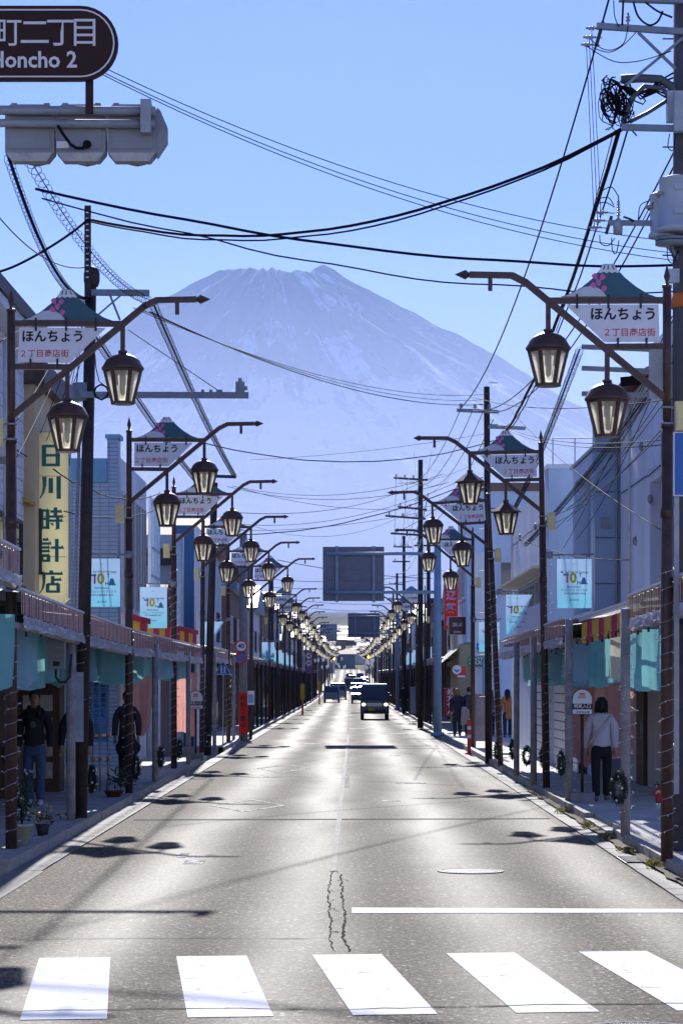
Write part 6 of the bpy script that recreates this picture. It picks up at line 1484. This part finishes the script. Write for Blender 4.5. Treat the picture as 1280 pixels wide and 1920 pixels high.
for z in (.45, .68): B().lathe([(.053, z), (.053, z+.09)], 14).obj('band', white, t)
t, w, h_, y = board('notice_board', 'tall yellow vertical notice on a far left pole', 563, 571, 1283, 1312, 140, mat('yellow_board', (.72, .50, .03), .5), 'notice'); B().tube((0, .1, -1.4), (0, .1, 1), .06, .06, 8).obj('post', mat('orange_post', (.6, .28, .03), .5), t)
t, w, h_, y = board('notice_board', 'small yellow vertical notice further along the left kerb', 596, 601, 1278, 1297, 205, mat('yellow_board'), 'notice'); B().tube((0, .1, -1.4), (0, .1, 1), .06, .06, 8).obj('post', mat('orange_post'), t)
t, w, h_, y = board('cover_panel', 'pale lavender cover panel on a dark right pole', 769, 779, 1288, 1338, 116, mat('pale_blue_cover'), 'panel')

# ------------------------------------------------------------------ street furniture, plants, decorations
t = thing('barrier', 'white pipe barrier with orange clamps on the left sidewalk', 'barrier', (LP(170, 39.5), 39.5, .12)); ocl = mat('orange_clamp', (.70, .24, .02), .5)
for z in (.95, .55): B().tube((0, 0, z), (.32, .15, z+.02), .022, .022, 8).obj('rail', white, t)
for x, yy in ((.04, .02), (.15, .07), (.28, .13)):
    B().tube((x, yy, 0), (x, yy, 1.1), .016, .016, 8).obj('post', galv, t)
    for z in (.95, .55): B().ball((x, yy-.01, z+.01), .04, 8).obj('clamp', ocl, t)
t = thing('meter_box', 'grey electric meter box with looped conduit under the left canopy', 'meter box', W(108, 1255, 30.5)); mg = mat('meter_grey', (.28, .28, .28), .6, var=.2)
b = B(); b.prism([(-.11, .0), (.10, .0), (.10, .42), (-.02, .47), (-.11, .40)], -.08, .08); b.obj('case', mg, t); B().box(-.05, .04, -.085, -.0805, .04, .1).obj('label_plate', darkmetal, t)
b = B(); b.path([(-.02, -.02, 0), (-.02, -.02, -.1), (.03, -.02, -.17), (.10, -.02, -.17), (.16, -.02, -.1), (.18, -.02, .2)], .018, 8); b.obj('conduit', darkmetal, t)
leafm = mat('dark_leaf', (.035, .06, .03), .6, var=.4, vs=20, kind='cloth', alpha=.25); needle = mat('fir_needles', (.03, .05, .035), .6, var=.4, vs=20, kind='cloth', alpha=.2)
silver = mat('silver_bauble', (.6, .62, .68), .15, metal=.9, var=0); led = mat('fairy_bulb', (.75, .76, .78), .3, var=0); thin = mat('pale_flex', (.50, .49, .50), .5, var=0)
def leaves(b, c, r, n, sz, sx=1, sy=1, sz_=1, rng=rnd):
    for _ in range(n):
        p = Vector((rng.gauss(0, .5)*sx, rng.gauss(0, .5)*sy, rng.gauss(0, .5)*sz_))*r+Vector(c); u = Vector((rng.uniform(-1, 1), rng.uniform(-1, 1), rng.uniform(-1, 1))).normalized(); v = u.orthogonal().normalized(); s = sz*rng.uniform(.6, 1.3)
        b.add([p-u*s, p+v*s*.35, p+u*s, p-v*s*.35], [(0, 1, 2, 3)])
def wreath_mesh(R_, seed, rough=.05):
    g_ = random.Random(seed); b = B(); b.path([(R_*math.cos(2*math.pi*i/24), 0, R_*math.sin(2*math.pi*i/24)) for i in range(25)], R_*.12, 6)
    for i in range(520):
        a = g_.uniform(0, 2*math.pi); rr = R_+g_.gauss(0, R_*.17); p = Vector((rr*math.cos(a), g_.gauss(0, R_*.17), rr*math.sin(a))); u = Vector((g_.uniform(-1, 1), g_.uniform(-1, 1), g_.uniform(-1, 1))).normalized(); v = u.orthogonal().normalized(); s = .05*g_.uniform(.6, 1.2)
        b.add([p-u*s, p+v*.008, p+u*s, p-v*.008], [(0, 1, 2, 3)])
    return b.mesh('wreath_ring', needle)
WM = [wreath_mesh(.145, 1), wreath_mesh(.13, 2)]
def wreath(label, px, py, Y, rot=0, k=0, sx=1):
    t = thing('wreath', label, 'wreath', W(px, py, Y), rot, group='evergreen wreaths on the posts'); o = link('ring', WM[k % 2], t); o.scale = (sx*.62, .9, 1.1)
    for q in range(5): a = 1.2*q+k; B().ball((.085*sx*math.cos(a), -.05, .15*math.sin(a)), .016, 8).obj('bauble', silver if q % 2 else white, t)
wreath('evergreen wreath with silver baubles on the second left lamp pole', 255, 1440, 38.7, 1.0, 0, .8); wreath('evergreen wreath behind the left brown utility pole, low on its right side', 172, 1462, 32.6, 1.1, 1, .8)
wreath('small dark wreath on the grey post after the second left lamp', 301, 1420, 43.2, 1.1, 1, .7); wreath('small dark wreath on the third left lamp pole', 336, 1405, 50, 1.1, 0, .7); wreath('small dark wreath on the fourth left lamp pole', 388, 1388, 60.6, 1.0, 1, .8)
wreath('large evergreen wreath with silver bauble on the right grey post', 1159, 1478, 28.4, -.7, 0, 1.0); wreath('dark wreath on the grey post beside the bus stop sign', 1052, 1432, 36.4, -1.0, 1, .7)
wreath('dark wreath on the second right lamp pole', 1019, 1420, 41.8, -1.0, 0, .7); wreath('broad wreath between two grey posts on the right', 988, 1418, 45.5, -.4, 1, 1.0); wreath('dark wreath on the post beside the third right lamp', 961, 1406, 46.8, -1.0, 0, .7); wreath('dark wreath on the leaning third right lamp', 931, 1408, 51, -1.0, 1, .7)
t = thing('santa_ornament', 'small red hooded figure ornament with green sprig on the first right lamp', 'ornament', W(1234, 1500, 24.6)); t.scale = (.6, .6, .7); rf_ = mat('red_felt', (.28, .03, .04), .8, var=.1)
B().lathe([(.0, -.06), (.05, -.05), (.055, .06), (.035, .10)], 12).obj('body', rf_, t); B().ball((0, 0, .13), .034, 10).obj('head', mat('doll_face', (.7, .5, .42), .6, var=0), t)
b = B(); b.lathe([(.042, .14), (.03, .18), (.0, .24)], 10); b.obj('hat', rf_, t); b = B(); b.path([(-.04, 0, .05), (-.09, -.01, .09), (-.12, -.01, .13)], .014, 6); b.path([(.03, 0, .05), (.06, -.02, .0)], .014, 6); b.obj('arm', rf_, t); b = B(); leaves(b, (.02, .03, .22), .07, 60, .03); b.obj('sprig', needle, t)
B().lathe([(.03, -.15), (.045, -.06)], 8).obj('base', mat('pale_blue_cover'), t)
def pot(label, px, py, Y, m_, fl, h_=.26, tall=.6, seed=1):
    g_ = random.Random(seed); p = W(px, py, Y); p.z = .12; t = thing('potted_plant', label, 'plant', p)
    B().lathe([(.075, 0), (.115, h_-.03), (.13, h_-.03), (.13, h_), (.10, h_), (.095, h_-.05), (0, h_-.05)], 14).obj('pot', m_, t)
    b = B()
    for k in range(7): a = g_.uniform(0, 6); b.path([(0, 0, h_-.05), (.04*math.cos(a), .04*math.sin(a), h_+tall*.5), (.09*math.cos(a), .09*math.sin(a), h_+tall*g_.uniform(.7, 1))], .006, 4)
    b.obj('stem', leafm, t); b = B(); leaves(b, (0, 0, h_+tall*.45), .16, 170, .04, .8, .8, 1.6, g_); b.obj('foliage', leafm, t)
    b = B()
    for k in range(16): q = (g_.gauss(0, .06), g_.gauss(0, .06)-.05, h_+tall*g_.uniform(.35, 1.0)); leaves(b, q, .02, 5, .022, rng=g_)
    b.obj('blossom', fl, t)
pot('pale square-shouldered pot with white flowers beside the first left lamp', 41, 1585, 26.6, mat('pale_pot', (.42, .44, .36), .7, var=.15), mat('white_blossom', (.6, .6, .58), .7, kind='cloth', alpha=.3), .26, .62)
p = W(80, 1535, 28.5); p.z = .12; t = thing('potted_plant', 'low plant with yellow and red flowers catching the sun on the left', 'plant', p); B().lathe([(.06, 0), (.09, .14), (.07, .14), (0, .12)], 12).obj('pot', darkmetal, t); b = B(); leaves(b, (0, 0, .22), .16, 60, .035, 1.2, .8, .6); b.obj('foliage', leafm, t); b = B(); leaves(b, (0, -.02, .27), .16, 40, .026, 1.2, .8, .8); b.obj('blossom', mat('yellow_blossom', (.85, .55, .03), .6, var=.2, kind='cloth', alpha=.5), t)
p = W(213, 1497, 38); p.z = .12; t = thing('bowl_planter', 'shallow brown bowl planter with wire handle beside the second left lamp', 'planter', p); B().lathe([(.10, 0), (.16, .09), (.175, .10), (.15, .10), (0, .06)], 16).obj('bowl', mat('terracotta', (.14, .05, .03), .7, var=.2), t); b = B(); b.path([(-.12, 0, .09), (-.10, 0, .30), (.10, 0, .30), (.12, 0, .09)], .008, 5); b.obj('handle', darkmetal, t); b = B(); leaves(b, (.1, .12, .3), .16, 120, .05); b.obj('foliage', leafm, t)
def weed(label, x, y, n, m_, sc=1): t = thing('weed_tuft', label, 'weed', (x, y, .01), group='weeds in the right gutter'); b = B(); leaves(b, (0, 0, .05*sc), .10*sc, n, .035, 1, 1.6, .5); b.obj('leaves', m_, t)
wl = mat('yellowed_grass', (.22, .20, .05), .7, var=.4, vs=20, kind='cloth', alpha=.4)
for x, y, la in ((3.22, 27.1, 'yellowed weed tuft in the gutter just past the drain grate'), (3.24, 24.9, 'weed tuft in the gutter right at the first lamp'), (3.2, 31.6, 'weed tuft at the low kerb before the bus stop'), (3.2, 35.2, 'larger yellowed weeds beside the bus stop base'), (3.22, 29.3, 'weed tuft beside the grey post with wreath')): weed(la, x, y, 70, wl)
g = B(); pts = [18+.5*i for i in range(50)]; g.add([(x_, y_, .034+.004*rnd.random()) for y_ in pts for x_ in (3.318, 3.20+.06*noise.noise(Vector((y_*1.3, 0, 0))))], [(2*i, 2*i+1, 2*i+3, 2*i+2) for i in range(len(pts)-1)]); g.obj('gutter_dirt', mat('dry_soil', (.10, .075, .045), .95, var=.5, vs=12, bump=.6, bs=40), swr)
# fairy lights wound on the poles
def fairy(label, px, Y, z0, z1, r, lean=0, turns=None, rag=.0, dens=1.0):
    x = LP(px, Y); t = thing('fairy_light_string', label, 'string lights', (x, Y, 0), group='fairy lights wound on the poles'); n = int((z1-z0)*34); b = B(); tn = turns or (z1-z0)/.17; pts = []
    for i in range(n+1):
        u = i/n; a = u*tn*2*math.pi; rr = r+.012+rag*abs(noise.noise(Vector((u*40, px, 0)))); pts.append((rr*math.cos(a)+lean*u, rr*math.sin(a), z0+(z1-z0)*u+.02*noise.noise(Vector((u*60, 1, px)))))
    b.path(pts, .0042, 3); b.obj('flex', thin, t); b = B()
    for i in range(0, n, 2):
        if rnd.random() < dens: p = Vector(pts[i]); d = Vector((p.x-lean*i/n, p.y, rnd.uniform(-.04, .04))).normalized(); b.tube(p, p+d*.035, .005, .007, 4)
    ob = b.obj('bulb', led, t); ob['kind'] = 'stuff'
fairy('fairy lights wound up the first left lamp pole', 21, 26.3, .2, 2.75, .066, rag=.03); fairy('fairy lights wound up the second left lamp pole', 242, 39, .3, 2.7, .066, rag=.02); fairy('fairy lights wound up the third left lamp pole', 326, 50.3, .3, 4.4, .066, rag=.02)
fairy('fairy lights on the brown left utility pole', 150, 32, 1.6, 2.9, .1, rag=.02); fairy('fairy lights wound up the first right lamp pole', 1250, 24.7, .3, 3.2, .066, rag=.04); fairy('fairy lights wound up the second right lamp pole', 1025, 41, .3, 4.2, .066, rag=.02); fairy('fairy lights on the leaning third right lamp pole', 938, 52, .3, 4.2, .066, lean=-.19, rag=.05)
fairy('fairy lights hung on the right grey post with the large wreath', 1174, 28.6, .3, 2.6, .06, rag=.06); fairy('fairy lights on the grey post beside the bus stop sign', 1066, 36.6, .3, 2.6, .062, rag=.05); fairy('dense fairy lights on the post before the red work notice', 438, 75, .2, 2.9, .05, rag=.05, turns=40); fairy('fairy lights on the fourth left lamp pole', 378, 61, .3, 2.7, .066, rag=.03); fairy('fairy lights on the fifth left lamp pole', 428, 72.5, .3, 2.7, .066, rag=.05)
# small lights strung under the eaves
for la, x, y0, y1, z in (('tangled bulb string under the left canopy by the utility pole', -3.7, 27, 39, 2.62), ('tangled bulb string under the left canopy past the second lamp', -3.7, 39, 56, 2.52), ('tangled bulb string under the right canopies', 3.5, 23, 37, 2.66), ('tangled bulb string under the far right canopy', 3.5, 37.5, 53, 2.58)):
    t = thing('bulb_string', la, 'string lights', (x, y0, z)); pts = [(.06*noise.noise(Vector((i*.7, x, 1))), i*.12, .07*noise.noise(Vector((i*.55, x, 2)))-.03*abs(math.sin(i*.4))) for i in range(int((y1-y0)/.12))]
    B().path(pts, .006, 3).obj('flex', cable, t); b = B()
    for i in range(0, len(pts), 9): b.tube((pts[i][0], pts[i][1], pts[i][2]), (pts[i][0], pts[i][1], pts[i][2]-.08), .006, .018, 5)
    b.obj('bulb', darkmetal, t)['kind'] = 'stuff'
# pale lattice tiles on the right ground floor
t = thing('tiled_wall', 'pale wall of wide tiles with dark joints behind the right posts', 'wall', (4.62, 47.5, 0)); B().box(.02, .07, 0, 11.5, .1, 2.1).obj('backing', darkmetal, t)
tm_ = B().box(-.01, .02, .02, .93, .012, .188).mesh('tile', mat('lavender_tile', (.74, .74, .80), .4, var=.08))
for j in range(10):
    for k in range(12): link('tile', tm_, t, (rnd.uniform(-.003, .003), k*.955, .12+j*.2))
t = thing('security_light', 'small white wall lamp high on the right building', 'wall lamp', W(1226, 868, 41)); b = B(); b.prism([(-.12, -.1), (.1, -.16), (.12, .1), (-.02, .12)], -.06, .06); b.obj('hood', white, t); B().box(.1, .75, -.02, .02, -.03, .03).obj('arm', galv, t)
# far crossing: amber signals and white blobs standing in for glare on sunlit lamp glass
am = mat('lit_amber', (1, .42, .03), .4, emit=5, var=0)
for px, py, la in ((627, 1236, 'far traffic signal showing amber on the left of the crossing'), (691, 1232, 'far traffic signal showing amber on the right of the crossing')):
    t = thing('traffic_signal', la, 'traffic signal', W(px, py, 330)); B().box(-.62, .62, -.1, .2, -.24, .24).obj('housing', darkmetal, t); b = B(); disc(b, .17, -.12, 0); b.obj('amber_lens', am, t)
    for s in (-1, 1): b = B(); disc(b, .16, -.12, 0, x=s*.4); b.obj('dark_lens', ink, t)
    sx = -1 if px < 650 else 1; B().tube((0, .1, 0), (sx*3.0, .1, .1), .06, .06, 8).obj('arm', galv, t); B().tube((sx*3.0, .1, -6), (sx*3.0, .1, .6), .1, .09, 8).obj('pole', galv, t)
wg = mat('white_glare', (.82, .83, .86), .3, var=.05, kind='cloth', alpha=.5)
om = B().lathe([(.02, 0), (.10, -.06), (.13, -.3), (.08, -.5), (0, -.55)], 8).mesh('ornament', wg)  # made-up blob, its white is the glare of sunlit lamp glass
for k in range(36):
    s = k % 2; px = rnd.uniform(588, 648) if s else rnd.uniform(681, 702); Y = rnd.uniform(190, 260)
    o = link('glare_blob', om, None, W(px, rnd.uniform(1232, 1250), Y)); tag(o, 'tiny white blob for sun glare on lamp glass over the far %s kerb' % ('left' if s else 'right'), 'ornament', 'white glare blobs over the far %s kerb' % ('left' if s else 'right')); o.scale = (.7, .7, .7)
bpy.data.scenes.remove(_lab)
